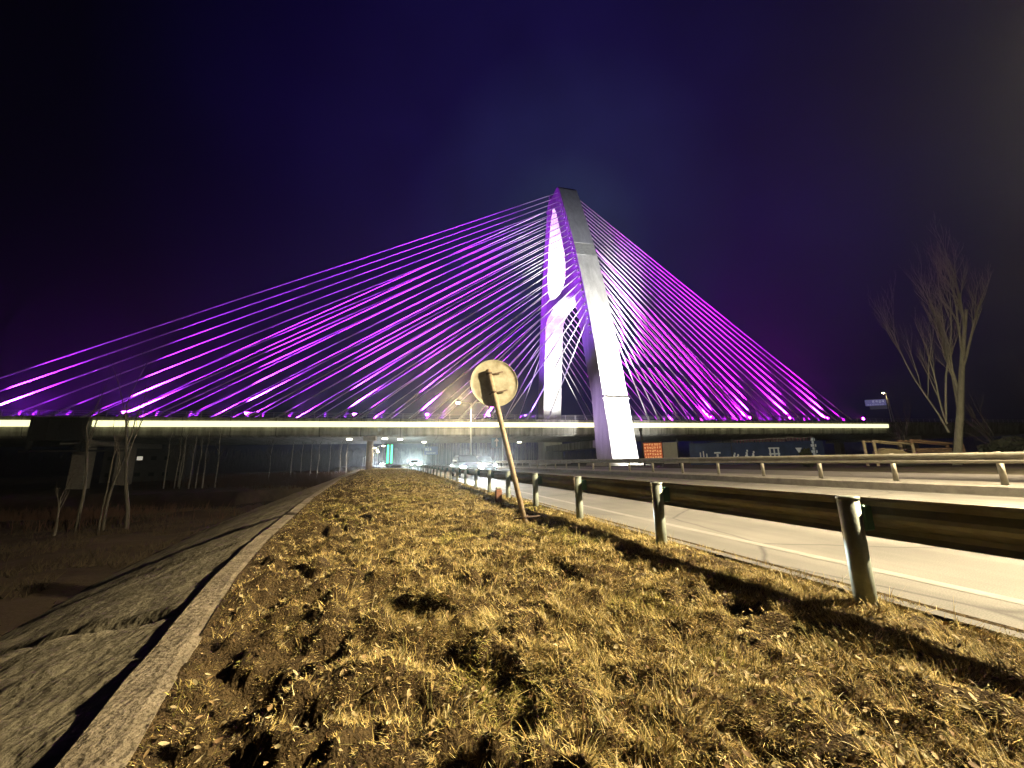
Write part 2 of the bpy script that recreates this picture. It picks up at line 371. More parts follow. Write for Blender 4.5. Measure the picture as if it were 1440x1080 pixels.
# ------------------------------------------------------------------ dry grass and leaves
def blades(name, n_list, mt):
    Vs = []; Qs = []; Cs = []; off = 0
    for (n, ya, yb, lmin, lmax, wd, xa, xb, thr, flat) in n_list:
        Yb = ya + (yb - ya) * rng.random(n) ; Xr = rng.random(n)
        k = kerbx(Yb); lo = np.maximum(k + .03, xa); X = lo + Xr * (np.minimum(3.98, xb) - lo)
        dens = fbm(X * 3.1 + 40, Yb * 3.1, 3); big = fbm(X * 1.1, Yb * 1.1 + 20, 2)
        dl = np.clip(1 - (X - k) / 1.9, 0, 1)
        keep = (dens > .33 + .12 * dl + thr) & (rng.random(n) < 1.0 - .3 * dl)
        X = X[keep]; Yb = Yb[keep]; dl = dl[keep]; big = big[keep]; m = len(X)
        x0, y0 = road_np(X, Yb); z0 = verge_z(X, Yb) - .012
        ln = (lmin + (lmax - lmin) * rng.random(m) ** 1.6) * (.45 + .6 * big)
        ln = ln * (1 + .9 * (rng.random(m) < .03)) * (1 - .55 * dl)
        az = fbm(X * 2.4 + 3, Yb * 2.4, 2) * 16 + rng.normal(0, 1.0, m)
        lean = np.clip(rng.normal(1.02 + flat, .33, m), .1, 1.56)
        bend = rng.normal(.35, .35, m)
        wv = wd * (.6 + .9 * rng.random(m))
        dx, dy = np.cos(az), np.sin(az); side = az + np.pi / 2 + rng.normal(0, .6, m)
        sx, sy = np.cos(side), np.sin(side)
        P = []
        px, py, pz = x0.copy(), y0.copy(), z0.copy(); a = lean - bend * .5
        for s in range(4):
            ws = wv * (1.0, .9, .62, .08)[s] / 2
            P.append(np.stack([px - sx * ws, py - sy * ws, pz], -1)); P.append(np.stack([px + sx * ws, py + sy * ws, pz], -1))
            st = ln / 3
            px = px + dx * np.sin(a) * st; py = py + dy * np.sin(a) * st; pz = pz + np.maximum(np.cos(a), -.05) * st
            a = a + bend * .5
        V = np.stack(P, 1)                       # m,8,3
        base = off + np.arange(m)[:, None] * 8
        Q = np.stack([base + np.array([0, 1, 3, 2]), base + np.array([2, 3, 5, 4]), base + np.array([4, 5, 7, 6])], 1).reshape(-1, 4)
        pal = np.array([(.58, .44, .155), (.74, .58, .24), (.36, .255, .085), (.26, .23, .075), (.18, .17, .055), (.74, .63, .36), (.19, .11, .045)])
        pr = np.array([.23, .19, .19, .12, .09, .07, .11])
        ci = rng.choice(len(pal), m, p=pr)
        c = pal[ci] * (.75 + .5 * rng.random(m))[:, None]
        green = (fbm(X * .8 + 60, Yb * .8, 2) > .60) & (rng.random(m) < .45); c[green] = c[green] * np.array([.72, .85, .5])
        Vs.append(V.reshape(-1, 3)); Qs.append(Q); Cs.append(np.repeat(c, 8, 0)); off += m * 8
    o = arr_mesh(name, np.concatenate(Vs), np.concatenate(Qs), mt, True, np.concatenate(Cs))
    return o
g = blades('dry_grass', [
    (120000, .9, 3.6, .04, .17, .0032, -2, 3.98, .03, 0), (100000, 3.6, 7.5, .04, .17, .0046, -3, 3.98, .03, 0),
    (330000, .9, 3.6, .025, .075, .0040, -2, 3.98, -.5, .42), (230000, 3.6, 7.5, .03, .085, .0062, -3, 3.98, -.5, .42),
    (130000, 7.5, 15, .05, .14, .009, -4, 3.98, -.2, .2), (80000, 15, 32, .06, .16, .016, -4, 3.98, -.2, .15), (30000, 32, 75, .1, .22, .035, -5, 3.98, -.2, .1),
    (9000, 1.2, 14, .06, .14, .005, 3.62, 3.97, 0, 0)], M_grass)
tag(g, 'matted dry yellow grass covering the raised verge beside the road', 'grass', kind='stuff')
# leaves: folded curled quads lying in the grass
def leaves(name, n, ya, yb, sz):
    Yb = ya + (yb - ya) * rng.random(n) ** 1.5; k = kerbx(Yb); u = rng.random(n); X = k + .05 + (3.85 - k) * u
    keep = (vnoise(X * 1.3 + 70, Yb * 1.3) > .42) | (rng.random(n) < .35); X = X[keep]; Yb = Yb[keep]; m = len(X)
    x0, y0 = road_np(X, Yb); z0 = verge_z(X, Yb) + .02 + .035 * rng.random(m)
    a = rng.random(m) * 6.28; L = sz * (.5 + rng.random(m)); W = L * (.35 + .3 * rng.random(m)); fold = .15 + .8 * rng.random(m); curl = rng.normal(.25, .35, m)
    tilt = rng.normal(0, .5, m); roll = rng.normal(0, .5, m)
    pts = []
    for (t, wv) in ((-.5, .12), (-.2, .95), (.15, .85), (.5, .06)):
        for s in (-1, 0, 1):
            lx = t * L; ly = s * wv * W * .5; lz = abs(s) * wv * W * .5 * fold + curl * (t * t) * L
            lz2 = lz + lx * np.sin(tilt) + ly * np.sin(roll)
            pts.append(np.stack([x0 + lx * np.cos(a) - ly * np.sin(a), y0 + lx * np.sin(a) + ly * np.cos(a), z0 + lz2], -1))
    V = np.stack(pts, 1); base = np.arange(m)[:, None] * 12; Q = []
    for r in range(3):
        for s in range(2):
            i = r * 3 + s; Q.append(base + np.array([i, i + 1, i + 4, i + 3]))
    Q = np.stack(Q, 1).reshape(-1, 4)
    pal = np.array([(.40, .31, .15), (.32, .22, .10), (.24, .15, .07), (.50, .41, .23), (.24, .20, .10)])
    c = pal[rng.choice(5, m)] * (.7 + .5 * rng.random(m))[:, None]
    return arr_mesh(name, V.reshape(-1, 3), Q, M_leaf, True, np.repeat(c, 12, 0))
tag(leaves('dead_leaves', 8000, .9, 12, .027), 'curled dead leaves scattered over the grass verge', 'leaves', kind='stuff')

# ------------------------------------------------------------------ guardrails
W = [(0, .81), (.025, .808), (.075, .775), (.082, .735), (.008, .685), (.0, .655), (.008, .625), (.082, .575), (.075, .535), (.025, .502), (0, .50)]
def wprofile(flip=1, x0=0, dz=0):
    back = [(x - .006, z) for x, z in reversed(W)]
    return [(x0 + flip * x, z + dz) for x, z in W + back]
def guardrail(label, X0, ys, zb, beamx, flip, post_r, mpost, mbeam, group, spacer, name='guardrail'):
    bx, by, bz = road(X0, ys[0], zb); t = thing(name, label, 'guardrail', (bx, by, bz), ROAD_A)
    Yp = np.concatenate([np.arange(ys[0] - 6, 48, 2), np.arange(48, ys[-1] + 3, 4)])
    def loc(a, z, Y): return (a + float(curve(Y)), Y - ys[0], z)
    mb = MB(); mb.sweep(wprofile(flip, beamx), [(lambda a, z, Y=Y: loc(a, z, Y)) for Y in Yp], sm=False)
    bm_ = mb.build('beam', mbeam, t)
    for i_, Y in enumerate(np.arange(ys[0] + .5, min(ys[-1], 34), 4.8)):
        lp = MB(); pr = [(a_ + flip * .004 if k_ < len(W) else a_ - flip * .004, z_) for k_, (a_, z_) in enumerate(wprofile(flip, beamx))]
        lp.sweep(pr, [(lambda a, z, q=q: loc(a, z, q)) for q in (Y, Y + .16, Y + .32)])
        lp.build('beam_lap', mbeam, bm_)
    pm = MB(); pm.tube([(0, 0, -.35), (0, 0, .80)], post_r, 20)
    cp = MB(); cp.tube([(0, 0, .80), (0, 0, .806), (0, 0, .822), (0, 0, .826)], [post_r + .006, post_r + .008, post_r + .004, post_r * .6], 20)
    sx = (beamx - flip * .005 + flip * post_r * .8) / 2; sw = max(.03, abs(beamx - flip * .006) - post_r * .8)
    sb = MB(); sb.bbox((sx, 0, .655), (sw, .13, .2), .012)
    src = None
    for i, Y in enumerate(ys):
        p = loc(0, 0, Y)
        if src is None:
            po = pm.build('post', mpost, t, p); cp.build('cap', mpost, po)
            if spacer: sb.build('spacer', M_spacer, po)
            src = po
        else:
            po = dup_tree(src, t); po.location = p
        if i > 0: po.rotation_euler = (rng.normal(0, .012), rng.normal(0, .014), 0)
    return t
ysn = [2.3 + 2.4 * i for i in range(34)]
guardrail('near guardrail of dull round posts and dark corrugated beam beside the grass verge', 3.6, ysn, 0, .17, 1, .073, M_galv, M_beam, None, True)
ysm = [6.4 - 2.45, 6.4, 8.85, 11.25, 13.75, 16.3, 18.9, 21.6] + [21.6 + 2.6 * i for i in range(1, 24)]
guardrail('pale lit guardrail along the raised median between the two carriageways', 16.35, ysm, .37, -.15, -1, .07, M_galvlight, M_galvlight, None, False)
# small reddish marker stone by the near rail
ms = thing('marker_stone', 'small reddish marker stone beside the near guardrail post', 'marker', road(2.95, 10.7, .02), ROAD_A)
b_ = MB(); b_.bbox((0, 0, .14), (.19, .12, .42), .025); b_.build('stone', mat('reddish_stone', (.26, .12, .075), .9, var=.4, scale=14), ms)
b_ = MB(); b_.bbox((0, 0, .385), (.15, .09, .07), .02); b_.build('cap', M_conc, ms)

# ------------------------------------------------------------------ foreground tilted round sign seen from the back
sg = thing('round_sign', 'round traffic sign seen from behind on a tilted pole in the grass', 'road sign', (.23, 7.8, .05))
top = Vector((-.72, 0, 2.98)); bot = Vector((0, 0, -.15)); ax = (top - bot).normalized()
m_ = MB(); m_.tube([bot, top], .052, 20); m_.build('pole', M_pole, sg)
c0 = bot.lerp(top, (2.70 + .15) / (2.98 + .15)) + Vector((.055, .075, 0))
side = ax.cross(Vector((0, 1, 0))).normalized()
dm = MB(); n = 64; vs = []; fs = []
rings = [(0, .0), (.42, 0), (.475, .002), (.492, -.012), (.502, -.016), (.506, .0), (.5, .012), (0, .016)]
fy = Vector((-.2, 1, -.02)).normalized()
e1 = side - fy * side.dot(fy); e1.normalize(); e2 = fy.cross(e1)
for r_, d_ in rings:
    for k in range(n):
        a = 2 * math.pi * k / n; vs.append(c0 + e1 * (r_ * math.cos(a)) + e2 * (r_ * math.sin(a)) + fy * d_)
for i in range(len(rings) - 1):
    for k in range(n):
        j = (k + 1) % n; fs.append((i * n + k, i * n + j, i * n + n + j, i * n + n + k))
dm.add(vs, fs, 0, True); disc = dm.build('sign_disc', M_signback, sg)
br = MB()
for dz in (.19, -.21):
    p = c0 + ax * dz
    q = [p - side * .23 - fy * .014, p + side * .23 - fy * .014]
    br.tube(q, .016, 6)
    p2 = bot.lerp(top, (2.70 + dz + .15) / 3.13)
    br.tube([p2 - ax * .02, p2 + ax * .02], .062, 16)
br.build('clamp', M_rust, disc)
m_ = MB(); m_.tube([(-.24, -.03, .0), (.02, -.05, .035), (.34, .02, .05)], .014, 6); m_.tube([(-.02, -.16, .02), (.03, .12, .05)], .012, 6); m_.build('ground_stay', M_rust, sg)

# ------------------------------------------------------------------ the bridge
bridge_root = thing('cable_stayed_bridge', 'long cable-stayed bridge with white arched pylon and purple-lit cables above the road', 'bridge', (BR_O[0], BR_O[1], 0), BR_A)
PYL_C = lambda z: .4 + .03 * z
OH = ([0, 2, 8, 14, 28.6, 45.8, 49.5, 60, 69.7], [21.6, 21.2, 20.3, 19.5, 16.8, 12.4, 11.3, 7.8, 4.2])
_ohp = np.polyfit(*OH, 4)
oh = lambda z: float(np.polyval(_ohp, z))
def lerp_pts(zs, fn): return [(fn(z), z) for z in zs]
zo = [0, 3, 6, 9, 12, 15, 18, 21, 24, 27, 30, 33, 36, 39, 42, 45.9, 49.5, 52, 55, 58, 61, 64, 66.5, 69.2]; NZ = len(zo)
outer = [(PYL_C(z) - oh(z), z) for z in zo] + [(PYL_C(70) - 3.6, 70.2), (PYL_C(70) + 1.5, 70.2), (PYL_C(70) + 1.9, 71.6), (PYL_C(70) + 2.6, 71.6)]
outer += [(PYL_C(z) + oh(z), z) for z in reversed(zo)]
IH = ([0, 2, 13, 30, 35.2], [15.6, 15.2, 14.9, 11.5, 10.3])
ih = lambda z: float(np.interp(z, *IH))
arch = []
for i in range(1, 18):
    a = math.pi * i / 18; ca, sa = math.cos(a), math.sin(a)
    arch.append((PYL_C(36) + 10.3 * math.copysign(abs(ca) ** .75, ca), 35.2 + 4.1 * abs(sa) ** .75))
lower = [(PYL_C(z) + ih(z), z) for z in (0, 2, 8, 13, 20, 30, 35.2)] + arch + [(PYL_C(z) - ih(z), z) for z in (35.2, 30, 20, 13, 8, 2, 0)]
lens_r = [(41.9, 4.2), (43.2, 5.9), (45, 6.7), (47, 6.85), (50, 6.6), (54, 5.6), (58, 4.4), (62, 2.95), (64.5, 1.8), (66, .8)]
lens = [(PYL_C(41) + 2 * x, 41.2 + abs(x) ** 2 * .1) for x in (-1.1, -.4, .4, 1.1)]
lens += [(PYL_C(z) + r_, z) for z, r_ in lens_r] + [(PYL_C(66.6), 66.5)] + [(PYL_C(z) - r_ * .84, z) for z, r_ in reversed(lens_r)]
loop_main = outer[:]                 # closed outline incl. the lower opening (legs stand on the ground)
loop_main = loop_main + lower        # far outer foot -> far inner foot -> arch -> near inner foot
T2 = 2.5
def facade(mb):
    polys = [[Vector((p[0], p[1], 0)) for p in loop_main], [Vector((p[0], p[1], 0)) for p in lens]]
    tris = tessellate_polygon(polys); flat = loop_main + lens
    for k in (-T2, T2): mb.add([(k, p[0], p[1]) for p in flat], [tuple(t) for t in tris], 0)
    for lp in (loop_main, lens):
        n = len(lp)
        for i in range(n):
            a, b = lp[i], lp[(i + 1) % n]; mi = 0
            if lp is loop_main and i < NZ:
                zm = (a[1] + b[1]) / 2; mi = 1 if zm > 49.6 else (2 if zm > 45.9 else 0)
            elif lp is loop_main and NZ - 1 <= i < NZ + 4: mi = 1
            mb.add([(-T2, a[0], a[1]), (T2, a[0], a[1]), (T2, b[0], b[1]), (-T2, b[0], b[1])], [(0, 1, 2, 3)], mi)
pm = MB(); facade(pm); pyl = pm.build('pylon', [M_white, M_crown, M_midgrey], bridge_root)
# joints, edge ribs and ledges on the outer near face
jb = MB()
def on_near(z, off=.0): return PYL_C(z) - oh(z) - off
for z in (12.2,):
    jb.box((0, on_near(z, .0), z), (2 * T2 + .3, .3, .3)); 
    for q in range(9): jb.box((-2.2 + .55 * q, on_near(z - .4, .02), z - .38), (.28, .2, .4))
jb.build('ledge', M_white, pyl)
jb = MB()
for z in (49.5, 45.9): jb.box((0, on_near(z, .0), z), (2 * T2 + .02, .04, .05))
jb.build('panel_joint', M_joint, pyl)
for i in range(24):
    z = 26 + i * 1.72
    jb = MB(); jb.bbox((-T2 - .12, PYL_C(z) - oh(z) + 1.0, z), (.34, .5, .55), .05); jb.build('anchor_box', M_white, pyl)
jb = MB(); jb.box((0, PYL_C(4), 4.1), (4.2, 30, 1.5)); jb.build('lower_crossbeam', M_deck, pyl)
jb = MB()
for s in (-1, 1): jb.box((0, PYL_C(0) + s * 18.5, .35), (9, 8.6, 1.1), taper=.9)
jb.build('footing', M_conc, pyl)
# deck
ZD = lambda k: 8.2 + .004 * k
def deck_path(k0, k1, step=8):
    return [(lambda a, z, k=k: (k, a, z + ZD(k))) for k in np.arange(k0, k1 + .1, step)]
K0, K1 = -190, 134
prof = [(-13.8, 0), (-13.8, -.1), (-13.72, -.12), (-13.5, -.55), (-13.5, -.75), (-13.35, -2.2), (-12.9, -2.5), (-6, -2.6), (6, -2.6), (12.9, -2.5), (13.35, -2.2), (13.5, -.75), (13.5, -.55), (13.8, -.1), (13.8, 0)]
dk = MB(); dk.sweep(prof, deck_path(K0, K1)); deck = dk.build('deck', M_deck, bridge_root)
for s in (-1, 1):
    pb = MB(); pb.sweep([(s * 13.79, .003), (s * 13.79, .55), (s * 13.5, .55), (s * 13.45, .003)], deck_path(K0, K1)); pb.build('parapet', M_deck, deck)
    rl = MB()
    for zz in (.85, 1.12, 1.38): rl.tube([(k, s * 13.65, ZD(k) + zz) for k in np.arange(K0, K1, 6)], .035, 6)
    for k in np.arange(K0, K1, 2.0): rl.box((k, s * 13.65, ZD(k) + .96), (.09, .09, .84))
    rl.build('railing', M_rail, deck)
    for (ka, kb_) in ((K0, -88.4), (-81.3, 75.2)):
        if s > 0 and ka == K0: pass
        ls = MB(); ls.sweep([(s * 13.78, -.92), (s * 13.96, -.88), (s * 13.96, -.06), (s * 13.78, -.02)], deck_path(ka, kb_, 6.0) + [lambda a, z, k=kb_: (k, a, z + ZD(k))])
        ls.build('light_strip', M_led, deck)
# piers under the deck
def pier(k, s0, w, d, zt, cap=True):
    p = MB(); 
    for s in s0: p.box((k, s, zt / 2 - 2.3), (w, d, zt + 4.6), taper=.96)
    if cap: p.box((k, 0, zt + .45), (w * 1.3, 24, .9))
    return p.build('pier', M_conc, bridge_root)
pier(-84.8, (-9, 0, 9), 1.8, 1.8, 4.5); pier(-150, (-8, 8), 1.8, 1.8, 4.6); pier(47, (-9, 9), 1.6, 1.8, 4.7); pier(90, (-9, 9), 1.8, 1.8, 5)
# dark service enclosure hanging on the deck edge where the strip is interrupted
sv = MB(); sv.box((-84.85, -14.05, 6.55), (6.6, .5, 3.3)); 
for k in (-87.9, -81.8): sv.box((k, -14.05, 5.9), (.28, .62, 4.7))
for k in (-86, -84.8, -83.4): sv.box((k, -14.35, 6.5), (.1, .08, 3.0))
sv.box((-82.5, -14.05, 3.5), (12.6, .3, .28)); sv.box((-79.8, -14.05, 4.0), (7.0, .22, .14))
sv.build('service_enclosure', mat('dark_enclosure_paint', (.035, .033, .033), .8, var=.3, scale=1), deck)
# slim brown pier standing near the road
p = MB(); p.tube([(-43.2, -13.0, -1), (-43.2, -13.0, 5.6)], .55, 16); p.box((-43.2, -13.2, 5.2), (1.9, 2.6, .8)); p.build('pier', mat('warm_concrete', (.36, .28, .2), .85, var=.3, scale=2), bridge_root)
# lamps under the deck
for k, s in ((-47, -10), (-41, -11), (-38.5, -9), (-34, 2), (-12, 6)):
    p = MB(); p.bbox((k, s, ZD(k) - 2.75), (.9, .5, .22), .03); p.build('deck_lamp', M_lampcool, deck); lamp('deck_lamp_light', 'SPOT', (k, s, ZD(k) - 2.95), 3000, (1, .93, .78), bridge_root, (k, s, 0), 160, .6, .2)
# stay cables: four fans, each cable with its anchor sleeve
def cable(k1, s1, z0, side_k, side_s, i):
    tz = z0; ts = PYL_C(tz) + side_s * (oh(tz) - 1.1)
    a = Vector((side_k * (T2 + .02), ts, tz)); b = Vector((k1, s1, ZD(k1) + .25)); L = (b - a).length
    pts = [a.lerp(b, t) - Vector((0, 0, L * .0012 * 4 * t * (1 - t))) for t in (0, .17, .33, .5, .67, .83, 1)]
    c = MB(); c.tube(pts, .10 if side_k < 0 else .125, 7); co = c.build('stay_cable', M_cable, bridge_root)
    d = (a - b).normalized(); sl = MB(); sl.tube([b - d * .2, b + d * 1.9], .17, 8); sl.tube([b + d * 1.9, b + d * 2.1], .22, 8); sl.build('anchor_sleeve', M_anch, co)
NC = 23
for ss in (-1, 1):
    for i in range(NC):
        z0 = 29.5 + (68.3 - 29.5) * (i / (NC - 1)) ** .97
        cable(-11.5 - 4.25 * i, ss * 13.1, z0, -1, ss, i)
        cable(10.5 + 2.52 * i, ss * 13.1, z0 - .8, 1, ss, i)

# ------------------------------------------------------------------ bare trees
def grow(mb, p, d, L, r, depth, rnd, twigs, spread=.45, up=.25, nseg=5, thin=False):
    pts = [p.copy()]; rad = [r]; q = p.copy(); dd = d.copy()
    for s in range(nseg):
        dd = (dd + Vector((rnd.gauss(0, .07), rnd.gauss(0, .07), rnd.gauss(0, .03) + up * .12))).normalized()
        q = q + dd * (L / nseg); pts.append(q.copy()); rad.append(max(r * (1 - .62 * (s + 1) / nseg), .004))
    (mb if depth > 1 else twigs).tube(pts, rad, 7 if r > .06 else (5 if r > .02 else 3), cap=False)
    if depth == 0: return
    nb = {5: 7, 4: 6, 3: 6, 2: 6, 1: 5}[depth]
    if thin: nb = 4
    for b in range(nb):
        t = (.28 if not thin else .5) + (.72 if not thin else .5) * (b + rnd.random()) / nb; i = min(int(t * nseg), nseg - 1)
        o = pts[i].lerp(pts[i + 1], t * nseg - i)
        ang = rnd.random() * 6.283; u = dd.orthogonal().normalized(); w_ = dd.cross(u)
        nd = (dd + (u * math.cos(ang) + w_ * math.sin(ang)) * (spread + rnd.random() * spread * .7) + Vector((0, 0, up))).normalized()
        grow(mb, o, nd, L * (.42 + .22 * rnd.random()) * (1.1 - .35 * t), rad[i] * .55, depth - 1, rnd, twigs, spread, up, 4, thin)
def bare_tree(loc, h, r, label, seed, depth=3, lean=(0, 0), spread=.45, up=.25, mats=(None, None), group=None, frac=.6, extra=0, thin=False, name='bare_tree', cat='tree'):
    rnd = random.Random(seed); t = thing(name, label, cat, loc, 0, group)
    tr = MB(); tw = MB()
    grow(tr, Vector((0, 0, -.2)), Vector((lean[0], lean[1], 1)).normalized(), h * frac, r, depth, rnd, tw, spread, up, 6, thin)
    for e in range(extra):
        a = rnd.random() * 6.28; dd = Vector((math.cos(a) * (.08 + .22 * rnd.random()), math.sin(a) * .25, 1)).normalized()
        grow(tr, Vector((0, 0, h * (.05 + .25 * rnd.random()))), dd, h * (.45 + .3 * rnd.random()), r * .28, max(depth - 1, 1), rnd, tw, spread * .8, up, 6)
    tr.build('trunk', mats[0] or M_bark, t)
    if tw.v: tw.build('crown', mats[1] or M_twig, t)
    return t
for (x, y, h, r, lean, lab, sd) in (
    (-23.6, 20.7, 3.1, .10, (.02, 0), 'short stumpy bare tree, leftmost on the dark lower ground', 1),
    (-24.8, 22.9, 8.6, .15, (-.16, 0), 'slim bare tree leaning left below the gap in the light strip', 2),
    (-23.1, 22.7, 7.6, .12, (-.20, .05), 'forked bare tree leaning left on the lower ground beside the slope', 3),
    (-22.2, 21.6, 7.0, .08, (-.10, 0), 'thin pale sapling between the forked tree and the tall bare tree', 4),
    (-22.35, 23.3, 10.4, .17, (.05, 0), 'tallest bare tree on the left, its twigs crossing the light strip', 5)):
    bare_tree((x, y, float(-2.35)), h, r * .62, lab, sd, 2, lean, .22, .5, frac=.72, thin=True)
bare_tree((45.6, 40.5, .05), 18.5, .36, 'tall bare tree with many upright limbs beyond the road on the right', 23, 4, (.06, 0), .30, .50, frac=.90, extra=3,
          mats=(mat('grey_green_bark', (.30, .29, .22), .9, var=.4, scale=5, stretch=(1, 1, .3)), mat('pale_twig', (.26, .24, .19), .9)))
for i, (x, y, h, lab) in enumerate(((62, 50, 11, 'dim bare tree just right of the tall tree'), (66, 47, 14, 'dim spreading bare tree second from the right edge'), (72, 52, 12, 'dim bare tree nearest the right edge'), (55, 55, 9, 'low dim bare tree behind the tall tree'))):
    bare_tree((x, y, 0), h, .22, lab, 40 + i, 3, (0, 0), .45, .35, frac=.55, extra=2)
# slender trunks below the deck, far bank
protos = {}
def slim(kind, loc, h, label, group, seed):
    key = seed % 4
    if (kind, key) not in protos:
        rnd = random.Random(seed); t = thing('slender_tree', label, 'tree', loc, 0, group)
        tr = MB(); pts = [(rnd.gauss(0, .015) * z, rnd.gauss(0, .015) * z, z * 1.0) for z in (-.3, 2, 4, 6.2, 8.5, 10)]
        tr.tube(pts, [.10, .09, .08, .07, .05, .03], 6); tr.build('trunk', mat('pale_birch_bark', (.38, .35, .30), .9, var=.4, scale=3), t)
        cr = MB()
        for b in range(16):
            z = 3.5 + 6 * rnd.random(); a = rnd.random() * 6.28; l = .7 + 1.2 * rnd.random()
            cr.tube([(0, 0, z), (math.cos(a) * l * .4, math.sin(a) * l * .4, z + l * .7), (math.cos(a) * l * .55, math.sin(a) * l * .55, z + l * 1.4)], [.03, .02, .008], 4, cap=False)
        cr.build('crown', M_twig, t); protos[(kind, key)] = t
    else:
        t = dup_tree(protos[(kind, key)]); t.location = loc; t['label'] = label; t['group'] = group
    sc = h / 10; t.scale = (sc * (1.0 + .2 * rng.random()),) * 2 + (sc,); t.rotation_euler[2] = rng.random() * 6.28
    return t
gl = 'pale slender trunks on the far bank under the left deck'
for i, (x, y) in enumerate(((-51.3, 58), (-50.6, 59), (-49.4, 58.5), (-48.2, 60), (-47.2, 57.5), (-46.0, 58.5), (-45.3, 60), (-52.6, 62), (-41, 66), (-38.5, 68), (-36.2, 70), (-33.9, 68), (-31.8, 72), (-30.2, 71), (-27, 74), (-25.4, 76), (-35.2, 75), (-40, 74))):
    slim('l', (x, y, -2.4), 8.6 if i < 8 else 7.2 + rng.random() * 1.5, 'pale slender trunk standing on the far bank under the left deck', gl, i)
gr = 'pale slender trunks in the grove seen under the middle of the deck'
for i in range(52):
    Y = 118 + 22 * rng.random(); px = -.235 + .31 * (i + rng.random()) / 52
    slim('r', (px * Y, Y, 0), 8.5 + 3 * rng.random(), 'pale slender trunk in the grove seen under the middle of the deck', gr, i)
# brush
def brush(name, n, cx, cy, rx, ry, z0, h, mt, label):
    V = []; Q = []; m = n
    x = cx + rng.normal(0, 1, m) * rx; y = cy + rng.normal(0, 1, m) * ry
    a = rng.random(m) * 6.28; ln = h * (.4 + .8 * rng.random(m)); lean = rng.random(m) * .5; w_ = .018 + .03 * rng.random(m)
    dx = np.cos(a) * lean * ln; dy = np.sin(a) * lean * ln
    P = [np.stack([x - w_, y, np.full(m, z0)], -1), np.stack([x + w_, y, np.full(m, z0)], -1), np.stack([x + dx + w_ * .3, y + dy, z0 + ln], -1), np.stack([x + dx - w_ * .3, y + dy, z0 + ln], -1)]
    V = np.stack(P, 1).reshape(-1, 3); Q = np.arange(m * 4).reshape(m, 4)
    o = arr_mesh(name, V, Q, mt, False); return tag(o, label, 'brush', kind='stuff')
M_brush = mat('dry_red_brush', (.10, .052, .032), .95, var=.4, scale=2)
brush('dry_brush', 9000, -38, 69, 8, 4, -2.4, 1.9, M_brush, 'dry reddish brush covering the far bank under the deck')
brush('dry_brush', 2600, -31, 27.5, 4.5, 2.2, -2.5, .75, M_brush, 'dry reddish brush on the dark lower ground at the left edge')
M_wood = mat('far_wood_bark', (.10, .095, .09), .95, var=.4, scale=1)
def woods(n):
    x = rng.uniform(-260, 260, n); y = 185 + 45 * rng.random(n) - .0006 * x * x; h = 5 + 7 * rng.random(n); w_ = .10 + .16 * rng.random(n); z0 = np.full(n, -3.0); lx = rng.normal(0, .5, n); dy_ = w_
    P = [np.stack([x - w_, y, z0], -1), np.stack([x + w_, y + dy_, z0], -1), np.stack([x + lx + w_ * .3, y + dy_, z0 + h], -1), np.stack([x + lx - w_ * .3, y, z0 + h], -1)]
    return arr_mesh('far_woods', np.stack(P, 1).reshape(-1, 3), np.arange(n * 4).reshape(n, 4), M_wood, False)
tag(woods(9000), 'dim belt of bare woods along the horizon behind the bridge', 'woods', kind='stuff')
def tufts(n):
    X = -7.5 - 30 * rng.random(n) ** 1.3; Y = 6 + 30 * rng.random(n); keep = (X < np.interp(Y, TY, TX) - .1) & (fbm(X * .7, Y * .7, 3) > .5); X = X[keep]; Y = Y[keep]; m = len(X)
    x, y = road_np(X, Y); z0 = low_z(X, Y) - .02; a = rng.random(m) * 6.28; ln = .08 + .30 * rng.random(m) ** 2; le = rng.random(m) * 1.2; w_ = .012 + .012 * rng.random(m); dx = np.cos(a) * le * ln; dy = np.sin(a) * le * ln
    P = [np.stack([x - w_, y, z0], -1), np.stack([x + w_, y, z0], -1), np.stack([x + dx + .002, y + dy, z0 + ln], -1), np.stack([x + dx - .002, y + dy, z0 + ln], -1)]
    return arr_mesh('dry_tufts', np.stack(P, 1).reshape(-1, 3), np.arange(m * 4).reshape(m, 4), mat('dull_tuft', (.10, .075, .042), .9, var=.5, scale=2), False)
tag(tufts(36000), 'dull dry tufts growing on the dark lower ground at the left', 'grass', kind='stuff')
# dark shrubs at the right
def shrub(loc, rx, h, label, seed):
    rnd = np.random.default_rng(seed); n = 1500; t = thing('shrub', label, 'shrub', loc, 0, 'dark shrubs beyond the road at the right')
    p = rnd.normal(0, 1, (n, 3)); p /= np.linalg.norm(p, axis=1)[:, None]; p *= (rnd.random(n) ** .4)[:, None]
    p *= (.75 + .5 * vnoise(p[:, 0] * 2 + seed, p[:, 2] * 2 + 9))[:, None]
    c = p * np.array([rx, rx * .8, h * .5]) + np.array([0, 0, h * .5]); a = rnd.normal(0, 1, (n, 3)); b = rnd.normal(0, 1, (n, 3))
    s_ = .10 + .10 * rnd.random((n, 1)); V = np.stack([c + a * s_, c + b * s_, c - a * s_, c - b * s_], 1).reshape(-1, 3)
    o = arr_mesh('foliage', V, np.arange(n * 4).reshape(n, 4), mat('dark_foliage', (.045, .055, .028), .8, var=.4, scale=3), False); o.parent = t
    st = MB()
    for q in range(5):
        an = q * 1.26; st.tube([(0, 0, -.1), (math.cos(an) * rx * .3, math.sin(an) * rx * .3, h * .4), (math.cos(an) * rx * .55, math.sin(an) * rx * .55, h * .8)], [.05, .03, .01], 5)
    st.build('stem', M_twig, t)
